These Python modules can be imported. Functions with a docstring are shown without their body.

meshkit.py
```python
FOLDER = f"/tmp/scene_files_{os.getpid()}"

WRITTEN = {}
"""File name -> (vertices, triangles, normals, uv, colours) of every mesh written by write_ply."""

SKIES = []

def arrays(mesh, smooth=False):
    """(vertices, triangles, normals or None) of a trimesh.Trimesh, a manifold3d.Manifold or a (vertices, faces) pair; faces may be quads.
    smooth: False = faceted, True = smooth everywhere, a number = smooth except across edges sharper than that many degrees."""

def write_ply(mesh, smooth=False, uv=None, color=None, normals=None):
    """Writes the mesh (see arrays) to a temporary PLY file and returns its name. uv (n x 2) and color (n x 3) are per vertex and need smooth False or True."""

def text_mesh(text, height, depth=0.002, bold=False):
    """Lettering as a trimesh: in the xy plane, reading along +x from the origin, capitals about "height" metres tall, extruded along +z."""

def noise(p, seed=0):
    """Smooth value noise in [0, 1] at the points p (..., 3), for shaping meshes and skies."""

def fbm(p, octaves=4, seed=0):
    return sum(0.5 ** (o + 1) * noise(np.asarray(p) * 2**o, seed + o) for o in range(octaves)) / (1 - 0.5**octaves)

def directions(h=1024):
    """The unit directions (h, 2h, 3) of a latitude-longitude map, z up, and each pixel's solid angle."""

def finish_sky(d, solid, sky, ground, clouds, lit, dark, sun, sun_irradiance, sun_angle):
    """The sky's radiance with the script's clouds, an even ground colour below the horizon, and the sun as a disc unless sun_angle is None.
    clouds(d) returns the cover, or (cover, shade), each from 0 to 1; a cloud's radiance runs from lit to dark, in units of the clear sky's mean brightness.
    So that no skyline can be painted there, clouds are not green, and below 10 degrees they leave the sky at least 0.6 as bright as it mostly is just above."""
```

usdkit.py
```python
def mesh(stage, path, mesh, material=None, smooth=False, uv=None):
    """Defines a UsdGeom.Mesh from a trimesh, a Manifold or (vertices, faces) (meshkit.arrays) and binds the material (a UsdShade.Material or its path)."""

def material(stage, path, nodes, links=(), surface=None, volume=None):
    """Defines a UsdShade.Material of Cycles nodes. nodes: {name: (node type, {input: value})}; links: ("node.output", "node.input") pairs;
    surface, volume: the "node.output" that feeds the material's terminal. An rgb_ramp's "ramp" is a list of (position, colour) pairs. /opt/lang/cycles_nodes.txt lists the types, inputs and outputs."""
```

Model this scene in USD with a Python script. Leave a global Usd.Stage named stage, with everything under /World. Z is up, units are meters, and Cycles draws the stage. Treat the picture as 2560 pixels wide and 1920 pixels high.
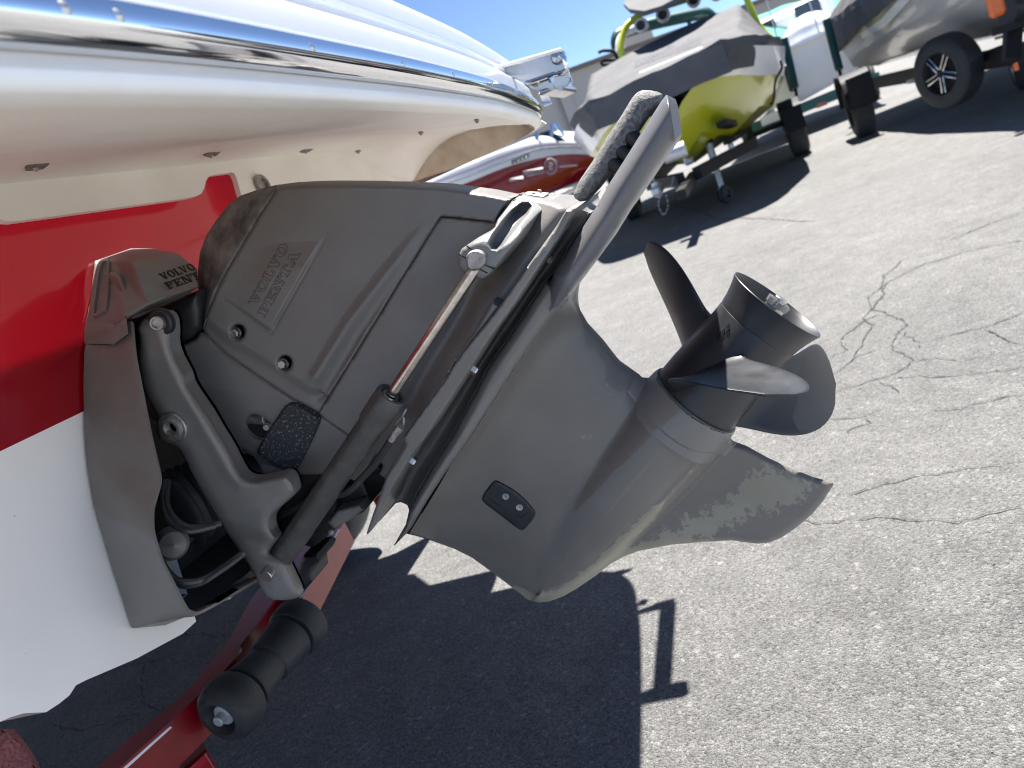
import math, random
import numpy as np, trimesh, shapely
from shapely.geometry import Polygon, LineString, Point, box as sbox
from shapely import affinity
from shapely.ops import unary_union
from scipy.spatial import Delaunay
import meshkit, usdkit
from pxr import Usd, UsdGeom, UsdLux, UsdShade, Gf, Sdf, Vt

random.seed(7); np.random.seed(7)
stage = Usd.Stage.CreateInMemory()
UsdGeom.SetStageUpAxis(stage, UsdGeom.Tokens.z); UsdGeom.SetStageMetersPerUnit(stage, 1.0)
UsdGeom.Xform.Define(stage, '/World'); UsdGeom.Scope.Define(stage, '/World/Looks')

# ------------------------------------------------------------------ camera
EYE = np.array([0.80, -0.92, 0.95])
PITCH, ROLL, YAW, FPX = math.radians(13.2), math.radians(23.0), math.radians(20.4), 1850.0
_f = np.array([-math.sin(YAW) * math.cos(PITCH), math.cos(YAW) * math.cos(PITCH), -math.sin(PITCH)])
_r0 = np.array([math.cos(YAW), math.sin(YAW), 0.0]); _d0 = np.cross(_f, _r0)
# scene appears turned anticlockwise by ROLL
_down = math.cos(ROLL) * _d0 - math.sin(ROLL) * _r0
_right = math.cos(ROLL) * _r0 + math.sin(ROLL) * _d0
cam = UsdGeom.Camera.Define(stage, '/World/camera')
M = np.eye(4); M[0, :3], M[1, :3], M[2, :3], M[3, :3] = _right, -_down, -_f, EYE
cam.AddTransformOp().Set(Gf.Matrix4d(*M.ravel().tolist()))
cam.CreateHorizontalApertureAttr(36.0); cam.CreateVerticalApertureAttr(27.0)
cam.CreateFocalLengthAttr(36.0 * FPX / 2560.0)
cam.CreateFStopAttr(7.5); cam.CreateFocusDistanceAttr(0.84)
cam.CreateClippingRangeAttr(Gf.Vec2f(0.02, 2000.0))
cam.CreateExposureAttr(1.9)

# ------------------------------------------------------------------ sky and sun
SUN = np.array([0.13, 0.36, 1.1]); SUN /= np.linalg.norm(SUN)
SUN_EL, SUN_ROT = math.asin(SUN[2]), math.atan2(SUN[0], SUN[1])
sky = UsdLux.DomeLight.Define(stage, '/World/sky')
sky.GetPrim().SetCustomDataByKey('kind', 'structure')
skym = usdkit.material(stage, '/World/Looks/sky', {
    's': ('sky_texture', {'sky_type': 'single_scattering', 'sun_disc': False, 'sun_elevation': SUN_EL, 'sun_rotation': SUN_ROT,
                          'altitude': 2500.0, 'air_density': 0.62, 'aerosol_density': 0.0, 'ozone_density': 2.0}),
    'b': ('background_shader', {'strength': 0.066})}, [('s.color', 'b.color')], surface='b.background')
UsdShade.MaterialBindingAPI.Apply(sky.GetPrim()).Bind(skym)
sun = UsdLux.DistantLight.Define(stage, '/World/sun')
sun.CreateIntensityAttr(1.25); sun.CreateAngleAttr(0.53); sun.CreateColorAttr(Gf.Vec3f(1.0, 0.962, 0.91))
sun.GetPrim().CreateAttribute('inputs:normalize', Sdf.ValueTypeNames.Bool).Set(True)
_z = SUN; _x = np.cross([0, 0, 1.0], _z); _x /= np.linalg.norm(_x); _y = np.cross(_z, _x)
S = np.eye(4); S[0, :3], S[1, :3], S[2, :3] = _x, _y, _z
sun.AddTransformOp().Set(Gf.Matrix4d(*S.ravel().tolist()))

# ------------------------------------------------------------------ survey helpers: sight lines of the photograph (2560 x 1920) met with planes of the place
CROPS = {'C1': (0, 0, 2.212), 'C2': (900, 0, 2.765), 'C3': (1440, 0, 1.975), 'C4': (400, 400, 2.766), 'C5': (1000, 300, 2.766),
         'C6': (1550, 550, 2.765), 'C7': (150, 600, 1.659), 'C8': (600, 900, 2.765), 'D1': (0, 1200, 2.212), 'D2': (1000, 900, 1.8433),
         'D3': (700, 950, 3.6875), 'D4': (1480, 0, 3.687), 'D5': (1850, 0, 3.1155), 'D6': (1000, 400, 4.1475), 'D7': (350, 950, 2.764),
         'D8': (400, 1480, 3.77), 'E1': (200, 600, 5.53), 'E2': (1200, 200, 4.424), 'E3': (1000, 450, 2.552), 'E4': (1000, 280, 4.424),
         'E5': (1440, 380, 3.687), 'F': (0, 0, 1 / 1.15732), 'P': (0, 0, 1.0)}

def c(name, *pts):
    x0, y0, s = CROPS[name]
    return np.array([(x0 + x / s, y0 + y / s) for x, y in pts])

def rays(px):
    px = np.atleast_2d(np.asarray(px, float))
    return ((px[:, :1] - 1280) * _right + (px[:, 1:] - 960) * _down) / FPX + _f

def plane(px, k, v):
    r = rays(px); t = (np.asarray(v, float) - EYE[k]) / r[:, k]
    return EYE + r * t[:, None]

def atX(px, X): return plane(px, 0, X)
def atY(px, Y): return plane(px, 1, Y)
def atZ(px, Z): return plane(px, 2, Z)
def atS(px, s): return EYE + rays(px) * np.asarray(s, float).reshape(-1, 1)
def project(p):
    q = np.atleast_2d(p) - EYE; z = q @ _f
    return np.stack([1280 + FPX * (q @ _right) / z, 960 + FPX * (q @ _down) / z], 1)

# ------------------------------------------------------------------ object helpers
_used, _off = {}, {}
def numbered(path):
    n = _used.get(path, 0); _used[path] = n + 1
    return path if n == 0 else f'{path}_{n:03d}'

def tag(prim, label=None, cat=None, group=None, kind=None):
    for k, v in (('label', label), ('category', cat), ('group', group), ('kind', kind)):
        if v: prim.SetCustomDataByKey(k, v)
    return prim

def thing(name, label, cat, loc=(0, 0, 0), group=None):
    p = numbered('/World/' + name)
    x = UsdGeom.Xform.Define(stage, p); x.AddTranslateOp().Set(Gf.Vec3d(*map(float, loc)))
    _off[p] = np.array(loc, float)
    return tag(x.GetPrim(), label, cat, group)

def cat(*ms):
    ms = [m for m in ms if m is not None]
    return trimesh.util.concatenate([to_tm(m) for m in ms])

def to_tm(m):
    if isinstance(m, trimesh.Trimesh): return m
    v, f, _ = meshkit.arrays(m); return trimesh.Trimesh(v, f, process=False)

def obj(name, mesh, mat, parent=None, smooth=35, label=None, kind=None, floats=None):
    base = '/World' if parent is None else str(parent.GetPath())
    p = numbered(base + '/' + name)
    mesh = to_tm(mesh).copy()
    off = np.zeros(3)
    if parent is not None:
        top = '/'.join(base.split('/')[:3]); off = _off.get(top, np.zeros(3))
    mesh.vertices = np.asarray(mesh.vertices) - off
    m = usdkit.mesh(stage, p, mesh, mat, smooth=smooth)
    if floats:
        for k, v in floats.items():
            UsdGeom.PrimvarsAPI(m).CreatePrimvar(k, Sdf.ValueTypeNames.FloatArray, 'vertex').Set(Vt.FloatArray.FromNumpy(np.asarray(v, np.float32)))
    return tag(m.GetPrim(), label, None, None, kind)

# ------------------------------------------------------------------ mesh helpers
def resample(poly, step, closed=True):
    p = np.asarray(poly, float)
    if closed: p = np.vstack([p, p[:1]])
    out = []
    for a, b in zip(p[:-1], p[1:]):
        n = max(1, int(round(np.linalg.norm(b - a) / step)))
        out += [a + (b - a) * k / n for k in range(n)]
    if not closed: out.append(p[-1])
    return np.array(out)

def curve(pts, n=60, closed=False):
    """Catmull-Rom through the points."""
    p = np.asarray(pts, float)
    q = np.vstack([p[-1:], p, p[:2]]) if closed else np.vstack([2 * p[0] - p[1], p, 2 * p[-1] - p[-2]])
    m = len(p) if closed else len(p) - 1
    out = []
    for i in range(m):
        a, b, d, e = q[i], q[i + 1], q[i + 2], q[i + 3]
        k = max(2, int(n / m))
        t = (np.arange(k) / k)[:, None]
        out.append(0.5 * (2 * b + (d - a) * t + (2 * a - 5 * b + 4 * d - e) * t ** 2 + (3 * b - a - 3 * d + e) * t ** 3))
    out = np.vstack(out)
    return out if closed else np.vstack([out, p[-1:]])

def chaikin(p, it=2):
    p = np.asarray(p, float)
    for _ in range(it):
        q = np.roll(p, -1, 0)
        p = np.stack([0.75 * p + 0.25 * q, 0.25 * p + 0.75 * q], 1).reshape(-1, p.shape[1])
    return p

def fill(poly, step, holes=()):
    """Triangulated area: points, triangles, ring index lists."""
    ring = resample(poly, step); rings = [ring] + [resample(h, step) for h in holes]
    P = Polygon(ring, [r for r in rings[1:]]).buffer(0)
    x0, y0, x1, y1 = P.bounds
    gx, gy = np.meshgrid(np.arange(x0, x1 + step, step), np.arange(y0, y1 + step, step * 0.866))
    gx = gx + (np.arange(len(gx)) % 2)[:, None] * step / 2
    g = np.stack([gx.ravel(), gy.ravel()], 1)
    g = g[shapely.contains_xy(P, g[:, 0], g[:, 1])]
    bl = P.boundary
    if len(g): g = g[shapely.distance(bl, shapely.points(g)) > 0.55 * step]
    pts = np.vstack(rings + [g])
    tri = Delaunay(pts).simplices
    cen = pts[tri].mean(1)
    tri = tri[shapely.contains_xy(P.buffer(1e-6 * step), cen[:, 0], cen[:, 1])]
    a, b, d = pts[tri[:, 0]], pts[tri[:, 1]], pts[tri[:, 2]]
    ar = (b[:, 0] - a[:, 0]) * (d[:, 1] - a[:, 1]) - (b[:, 1] - a[:, 1]) * (d[:, 0] - a[:, 0])
    tri = np.where((ar < 0)[:, None], tri[:, ::-1], tri)[np.abs(ar) > 1e-4 * step * step]
    d = shapely.distance(bl, shapely.points(pts))
    idx, n = [], 0
    for r in rings:
        idx.append(np.arange(n, n + len(r))); n += len(r)
    return pts, tri, d, idx

def ring_area(r): return 0.5 * np.sum(r[:, 0] * np.roll(r[:, 1], -1) - np.roll(r[:, 0], -1) * r[:, 1])

def solid(pts, tri, idx, V0, V1):
    """Closed body between a front sheet V0 and a back sheet V1 over the same triangulation."""
    n = len(pts); F = [tri, tri[:, ::-1] + n]
    for k, i in enumerate(idx):
        r = pts[i]; j = np.roll(i, -1)
        if (ring_area(r) > 0) == (k == 0): i, j = j, i
        F.append(np.stack([i, j, j + n], 1)); F.append(np.stack([i, j + n, i + n], 1))
    t = trimesh.Trimesh(np.vstack([V0, V1]), np.vstack(F), process=False)
    return t

def rnd(d, r, k=2200.0):
    """Sag of a rounded edge of radius r (metres) at d (pixels) from it."""
    t = np.clip(1 - d / (r * k), 0, 1)
    return r * (1 - np.sqrt(np.maximum(1 - t * t, 0)))

def relief(poly, yf, back='mirror', step=6.0, holes=()):
    """Body whose near face stands over a surveyed outline at depth yf(px, d); its far side is its mirror in the plane Y=0, or stands at depth back(px, d)."""
    pts, tri, d, idx = fill(poly, step, holes)
    y = np.broadcast_to(yf(pts, d), len(pts)).astype(float)
    V0 = atY(pts, y)
    if isinstance(back, str):
        V1 = V0 * [1, -1, 1]
    else:
        V1 = V0.copy(); V1[:, 1] = back(pts, d) if callable(back) else back
    return solid(pts, tri, idx, V0, V1)

def hit(px, mesh):
    """Where sight lines first meet a mesh, and the normals there turned to the eye (nan where they miss)."""
    m = to_tm(mesh); r = rays(px); T = np.asarray(m.triangles); e1, e2 = T[:, 1] - T[:, 0], T[:, 2] - T[:, 0]; FN = np.cross(e1, e2)
    out = np.full((len(r), 3), np.nan); nn_ = np.tile([0, -1.0, 0], (len(r), 1)); tv_ = EYE - T[:, 0]; q = np.cross(tv_, e1)
    for k, d in enumerate(r):
        p = np.cross(d, e2); det = (e1 * p).sum(1); det = np.where(np.abs(det) < 1e-15, 1e-15, det)
        u = (tv_ * p).sum(1) / det; v = (q @ d) / det; t = (e2 * q).sum(1) / det
        ok = (u > -1e-4) & (v > -1e-4) & (u + v < 1.0001) & (t > 0)
        if ok.any(): b = np.where(ok, t, 1e9).argmin(); out[k] = EYE + d * t[b]; nn_[k] = FN[b] / (np.linalg.norm(FN[b]) + 1e-15)
    nn_ *= np.sign(-(nn_ * r).sum(1))[:, None]
    return out, nn_

def decal(ring, mesh, h, step, holes=(), sink=0.003, least=0.6, conform=False):
    """Thin raised body lying on another body's surface within a surveyed outline."""
    P_, t_, d_, i_ = fill(ring, step, holes); W_, n_ = hit(P_, mesh); good = ~np.isnan(W_).any(1)
    if good.mean() < least: return None
    for k in np.where(~good)[0]: b = np.linalg.norm(P_[good] - P_[k], axis=1).argmin(); W_[k], n_[k] = W_[good][b], n_[good][b]
    nm = n_.mean(0); nm /= np.linalg.norm(nm)
    if conform: nm = -rays(P_); nm /= np.linalg.norm(nm, axis=1, keepdims=True)
    return solid(P_, t_, i_, W_ + nm * h, W_ - nm * sink)

def mirror(m):
    m = to_tm(m).copy(); m.vertices = np.asarray(m.vertices) * [1, -1, 1]; m.invert(); return m

def frame(axis):
    a = np.asarray(axis, float); a /= np.linalg.norm(a)
    u = np.cross(a, [0, 0, 1.0] if abs(a[2]) < 0.9 else [1.0, 0, 0]); u /= np.linalg.norm(u)
    return a, u, np.cross(a, u)

def lathe(p0, p1, prof, sides=40, closed_loop=False):
    """Revolve (distance along p0->p1 in metres, radius) about the axis."""
    a, u, v = frame(np.asarray(p1, float) - p0)
    th = np.arange(sides) * 2 * np.pi / sides
    rows = [np.asarray(p0) + a * s + r * (np.cos(th)[:, None] * u + np.sin(th)[:, None] * v) for s, r in prof]
    return skin(rows, True, closed_loop)

def skin(rows, wrap=True, closed=False):
    n, k = len(rows), len(rows[0]); V = np.vstack(rows); F = []
    R = range(n if closed else n - 1)
    j = np.arange(k if wrap else k - 1); j2 = (j + 1) % k
    for i in R:
        a, b = i * k, ((i + 1) % n) * k
        F.append(np.stack([a + j, a + j2, b + j2], 1)); F.append(np.stack([a + j, b + j2, b + j], 1))
    return trimesh.Trimesh(V, np.vstack(F), process=False)

def cyl(p0, p1, r, sides=24, r1=None, bevel=0.0):
    p0, p1 = np.asarray(p0, float), np.asarray(p1, float); L = np.linalg.norm(p1 - p0); r1 = r if r1 is None else r1
    b = bevel
    prof = [(0, 0.0005), (0, r - b), (b, r), (L - b, r1), (L, r1 - b), (L, 0.0005)] if b else [(0, 0.0005), (0, r), (L, r1), (L, 0.0005)]
    return lathe(p0, p1, prof, sides)

def tube(pts, r, sides=10, n=0):
    p = curve(pts, n) if n else np.asarray(pts, float)
    v, f = [], None
    t = np.gradient(p, axis=0); t /= np.linalg.norm(t, axis=1, keepdims=True) + 1e-12
    u = np.cross(t[0], [0, 0, 1.0] if abs(t[0][2]) < 0.9 else [1.0, 0, 0]); u /= np.linalg.norm(u)
    rows = []; th = np.arange(sides) * 2 * np.pi / sides
    rr = np.broadcast_to(r, len(p))
    for i in range(len(p)):
        u = u - t[i] * (u @ t[i]); u /= np.linalg.norm(u) + 1e-12; w = np.cross(t[i], u)
        rows.append(p[i] + rr[i] * (np.cos(th)[:, None] * u + np.sin(th)[:, None] * w))
    m = skin(rows); k = len(m.vertices)
    V = np.vstack([m.vertices, p[:1], p[-1:]]); j = np.arange(sides); j2 = (j + 1) % sides; e = (len(p) - 1) * sides
    F = np.vstack([m.faces, np.stack([np.full(sides, k), j2, j], 1), np.stack([np.full(sides, k + 1), e + j, e + j2], 1)])
    return trimesh.Trimesh(V, F, process=False)

def bx(cx, cy, cz, sx, sy, sz, rz=0.0, bevel=0.0, ax=None):
    h = np.array([sx, sy, sz]) / 2
    if bevel:
        b = min(bevel, 0.49 * min(sx, sy, sz)); pts = []
        for s in np.ndindex(2, 2, 2):
            s = np.array(s) * 2 - 1
            for k in range(3):
                q = h - b; q[k] = h[k]; pts.append(s * q)
        m = trimesh.convex.convex_hull(np.array(pts))
    else:
        m = trimesh.creation.box([sx, sy, sz])
    m = m.copy()
    if ax is not None:
        R = np.eye(4); R[:3, :3] = np.array(ax).T; m.apply_transform(R)
    elif rz: m.apply_transform(trimesh.transformations.rotation_matrix(rz, [0, 0, 1]))
    m.apply_translation([cx, cy, cz]); return m

def bar(p0, p1, w, h, up=(0, 0, 1), bevel=0.0):
    p0, p1 = np.asarray(p0, float), np.asarray(p1, float); a = p1 - p0; L = np.linalg.norm(a); a /= L
    s = np.cross(up, a); s /= np.linalg.norm(s); t = np.cross(a, s)
    m = (p0 + p1) / 2
    return bx(*m, L, w, h, bevel=bevel, ax=[a, s, t])

def hexbolt(p, n, r, h, washer=1.35):
    """Hexagon head standing h out of p along n, on a washer."""
    p, n = np.asarray(p, float), np.asarray(n, float) / np.linalg.norm(n)
    w = cyl(p, p + n * h * 0.25, r * washer, 24, bevel=h * 0.08)
    hx = cyl(p + n * h * 0.25, p + n * h, r, 6, bevel=h * 0.12)
    return cat(w, hx)

def extr(poly, z0, z1, O, U, Vv, W, step=None):
    """Polygon (u, v) extruded along W, in the frame O, U, Vv."""
    P = poly if isinstance(poly, Polygon) else Polygon(poly)
    m = trimesh.creation.extrude_polygon(P, z1 - z0, engine='earcut')
    v = np.asarray(m.vertices); m.vertices = np.asarray(O) + v[:, :1] * U + v[:, 1:2] * Vv + (v[:, 2:] + z0) * W
    return m

# slab-serif capitals, 1 high
def _ln(pts, w): return LineString(pts).buffer(w / 2, cap_style=2, join_style=2)
def glyph(ch):
    s, T, t = 0.09, 0.22, 0.10
    if ch == 'V': g = [_ln([(0.2, 0.97), (0.5, 0)], T), _ln([(0.80, 0.97), (0.52, 0)], t), sbox(-0.02, 1 - s, 0.44, 1), sbox(0.62, 1 - s, 1.0, 1)]; w = 1.0
    elif ch == 'O':
        o = affinity.scale(Point(0.46, 0.5).buffer(1, 24), 0.46, 0.52); i = affinity.scale(Point(0.46, 0.5).buffer(1, 24), 0.24, 0.42); return o.difference(i), 0.94
    elif ch == 'L': g = [sbox(0.14, 0, 0.36, 1), sbox(0, 1 - s, 0.5, 1), sbox(0, 0, 0.78, s), sbox(0.70, 0, 0.78, 0.36)]; w = 0.80
    elif ch == 'P':
        o = affinity.scale(Point(0.40, 0.73).buffer(1, 20), 0.38, 0.28).intersection(sbox(0.3, 0, 2, 2)); i = affinity.scale(Point(0.40, 0.73).buffer(1, 20), 0.17, 0.18).intersection(sbox(0.3, 0, 2, 2))
        g = [sbox(0.12, 0, 0.34, 1), sbox(0, 0, 0.5, s), sbox(0, 1 - s, 0.4, 1), o.difference(i)]; w = 0.8
    elif ch == 'E': g = [sbox(0.12, 0, 0.34, 1), sbox(0, 0, 0.76, s), sbox(0, 1 - s, 0.74, 1), sbox(0.68, 0, 0.76, 0.32), sbox(0.66, 0.70, 0.74, 1), sbox(0.2, 0.46, 0.56, 0.55), sbox(0.50, 0.36, 0.57, 0.65)]; w = 0.78
    elif ch == 'N': g = [sbox(0.14, 0, 0.24, 1), sbox(0.76, 0, 0.86, 1), Polygon([(0.14, 1), (0.40, 1), (0.86, 0), (0.62, 0)]), sbox(0, 0, 0.38, s), sbox(0, 1 - s, 0.3, 1), sbox(0.62, 1 - s, 1.0, 1)]; w = 1.0
    elif ch == 'T': g = [sbox(0.31, 0, 0.53, 1), sbox(0, 1 - s, 0.84, 1), sbox(0, 0.66, 0.08, 1), sbox(0.76, 0.66, 0.84, 1), sbox(0.18, 0, 0.66, s)]; w = 0.84
    elif ch == 'A': g = [_ln([(0.14, 0), (0.47, 1)], t), _ln([(0.48, 1), (0.78, 0)], T), sbox(0.2, 0.28, 0.66, 0.37), sbox(-0.02, 0, 0.32, s), sbox(0.56, 0, 1.0, s)]; w = 1.0
    else: return None, 0.5
    return unary_union(g).intersection(sbox(-1, 0, 3, 1)), w

def word(text, width):
    """Glyph polygons laid out on a line, cap height 1, squeezed to the given width."""
    out, x = [], 0.0
    for ch in text:
        g, w = glyph(ch)
        if g is not None: out.append(affinity.translate(g, x, 0))
        x += w + 0.07
    return [affinity.scale(g, width / (x - 0.07), 1, origin=(0, 0)) for g in out]

# ------------------------------------------------------------------ materials
def mat(name, color, rough=0.5, metal=0.0, spec=0.5, var=0.0, vscale=12.0, bump=0.0, bscale=200.0, coat=0.0, color2=None, ramp=(0.35, 0.7), detail=5.0, rvar=0.0, bdist=0.002):
    n = {'p': ('principled_bsdf', {'base_color': color, 'roughness': rough, 'metallic': metal, 'specular_ior_level': spec, 'coat_weight': coat, 'coat_roughness': 0.05})}
    l = []
    if var or color2:
        n['g'] = ('geometry', {}); n['n'] = ('noise_texture', {'scale': vscale, 'detail': detail, 'roughness': 0.6}); l.append(('g.position', 'n.vector'))
        c2 = color2 or tuple(x * (1 + var) for x in color); c1 = color if color2 else tuple(x * (1 - var) for x in color)
        n['r'] = ('rgb_ramp', {'ramp': [(ramp[0], c1), (ramp[1], c2)]}); l += [('n.fac', 'r.fac'), ('r.color', 'p.base_color')]
        if rvar:
            n['rr'] = ('map_range', {'from_min': ramp[0], 'from_max': ramp[1], 'to_min': rough - rvar, 'to_max': rough + rvar, 'clamp': True}); l += [('n.fac', 'rr.value'), ('rr.result', 'p.roughness')]
    if bump:
        n.setdefault('g', ('geometry', {})); n['bn'] = ('noise_texture', {'scale': bscale, 'detail': 3.0}); n['b'] = ('bump', {'strength': bump, 'distance': bdist})
        l += [('g.position', 'bn.vector'), ('bn.fac', 'b.height'), ('b.normal', 'p.normal')]
    return usdkit.material(stage, '/World/Looks/' + name, n, l, surface='p.BSDF')

DRIVE = (0.150, 0.139, 0.128)
m_paint = mat('drive_paint', DRIVE, 0.46, var=0.14, vscale=9, bump=0.12, bscale=500, rvar=0.05)
m_cowl = mat('cowl_plastic', (0.142, 0.130, 0.119), 0.48, var=0.10, vscale=7, bump=0.10, bscale=700, rvar=0.04)
m_dusty = mat('dusty_plastic', (0.055, 0.048, 0.045), 0.8, color2=(0.19, 0.18, 0.17), vscale=30, ramp=(0.36, 0.66), bump=0.35, bscale=900)
m_cast = mat('cast_paint', (0.075, 0.075, 0.075), 0.5, color2=(0.17, 0.17, 0.17), vscale=140, ramp=(0.45, 0.75), bump=0.5, bscale=420)
m_sunlit = mat('sunlit_paint', (0.15, 0.148, 0.145), 0.42, var=0.1, vscale=40, bump=0.2, bscale=500)  # drive paint again, a slightly paler, cooler copy for the sunlit parts
m_tail = mat('tail_paint', (0.105, 0.103, 0.108), 0.40, var=0.06, vscale=20, bump=0.10, bscale=900)
m_anode = mat('zinc', (0.075, 0.075, 0.075), 0.75, color2=(0.27, 0.27, 0.265), vscale=210, ramp=(0.38, 0.80), bump=0.7, bscale=620, detail=12)
m_black = mat('black_paint', (0.015, 0.016, 0.019), 0.46, var=0.25, vscale=30, bump=0.06, bscale=600, rvar=0.05)
m_rubber = mat('rubber', (0.016, 0.016, 0.017), 0.62, var=0.3, vscale=40, bump=0.25, bscale=300)
m_bellows = mat('bellows_rubber', (0.035, 0.035, 0.036), 0.38, var=0.3, vscale=60)
m_dark = mat('dark_plastic', (0.012, 0.012, 0.013), 0.5, var=0.3, vscale=30)
m_pad = mat('pad_rubber', (0.022, 0.022, 0.025), 0.75, color2=(0.26, 0.26, 0.26), vscale=260, ramp=(0.56, 0.70), bump=0.4, bscale=400)
m_tub_shade = mat('shaded_tub', (0.032, 0.032, 0.032), 0.5, var=0.2, vscale=20)  # hollow of the shield coloured darker to carry its shade
m_lad = mat('ladder_steel', (0.42, 0.43, 0.45), 0.16, 0.95, var=0.1, vscale=20)
m_marks_shade = mat('black_marks_and_shade', (0.006, 0.006, 0.006), 0.8)  # near-black for lettering, cast marks and the painted shade of the cover hole
m_steel = mat('stainless', (0.62, 0.60, 0.57), 0.32, 1.0, var=0.15, vscale=60, bump=0.05, bscale=900)
m_dsteel = mat('dull_steel', (0.36, 0.34, 0.32), 0.5, 0.85, var=0.3, vscale=120, bump=0.3, bscale=700)
m_rod = mat('polished_rod', (0.50, 0.47, 0.44), 0.20, 1.0, var=0.2, vscale=160)
m_chrome = mat('chrome', (0.80, 0.81, 0.83), 0.07, 1.0, var=0.03, vscale=14, bump=0.03, bscale=45)
m_white = mat('white_gelcoat', (0.80, 0.80, 0.79), 0.22, var=0.03, vscale=3, coat=0.4)
m_hullw = mat('hull_white', (0.80, 0.795, 0.78), 0.30, var=0.03, vscale=4, coat=0.3)
m_under = mat('platform_underside', (0.80, 0.755, 0.68), 0.5, color2=(0.86, 0.82, 0.75), vscale=9, ramp=(0.3, 0.7), bump=0.25, bscale=160)
m_beige = mat('mottled_beige', (0.56, 0.47, 0.36), 0.6, color2=(0.76, 0.68, 0.56), vscale=18, ramp=(0.3, 0.65), bump=0.2, bscale=200)  # browner mottled beige for the far end wall
m_red = mat('red_gelcoat', (0.26, 0.002, 0.009), 0.16, var=0.04, vscale=3, coat=0.6)
m_trred = mat('trailer_red', (0.20, 0.002, 0.008), 0.38, spec=0.3, var=0.15, vscale=25, coat=0.12, bump=0.05, bscale=200)
m_pin = mat('pinstripe_white', (0.75, 0.75, 0.78), 0.4)
m_lens = mat('red_lens', (0.25, 0.004, 0.012), 0.12, coat=1.0, var=0.3, vscale=60)
m_carpet = mat('red_carpet', (0.16, 0.045, 0.05), 0.95, color2=(0.42, 0.17, 0.18), vscale=260, ramp=(0.3, 0.7), bump=1.0, bscale=500)

# ================================================================== THE STERN DRIVE
drive = thing('stern_drive', 'dark grey stern drive tilted up behind the red and white boat', 'stern drive', (0.0, 0.0, 0.45))
TILT = math.radians(34.2)
A = np.array([math.cos(TILT), 0, math.sin(TILT)]); B = np.array([-math.sin(TILT), 0, math.cos(TILT)])
HUB0 = np.array([0.6828, 0.0, 0.6241])

def dist_line(P, pts): return shapely.distance(LineString(pts), shapely.points(P))
def smooth01(t): t = np.clip(t, 0, 1); return t * t * (3 - 2 * t)

TOPLINE = np.vstack([c('C4', (290, 1165), (265, 1000), (262, 760), (275, 640), (320, 520), (400, 400), (480, 300), (560, 245), (700, 197), (805, 172), (960, 152), (1150, 147), (1400, 149)),
                     c('C5', (0, 430), (300, 445), (600, 487), (760, 520), (835, 507))])
TOPRUN = TOPLINE[8:]
TOPSTRIP = np.vstack([TOPRUN, c('C5', (1010, 540), (1180, 580), (1330, 640))])

def YC(P):
    """Depth of the near face of the upper drive: narrow along its top, wide below."""
    dt = dist_line(P, TOPSTRIP)
    return -(0.034 * np.sqrt(np.clip(dt / 13.0, 0, 1)) + 0.064 * np.clip((dt - 13) / 500.0, 0, 1))

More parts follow.
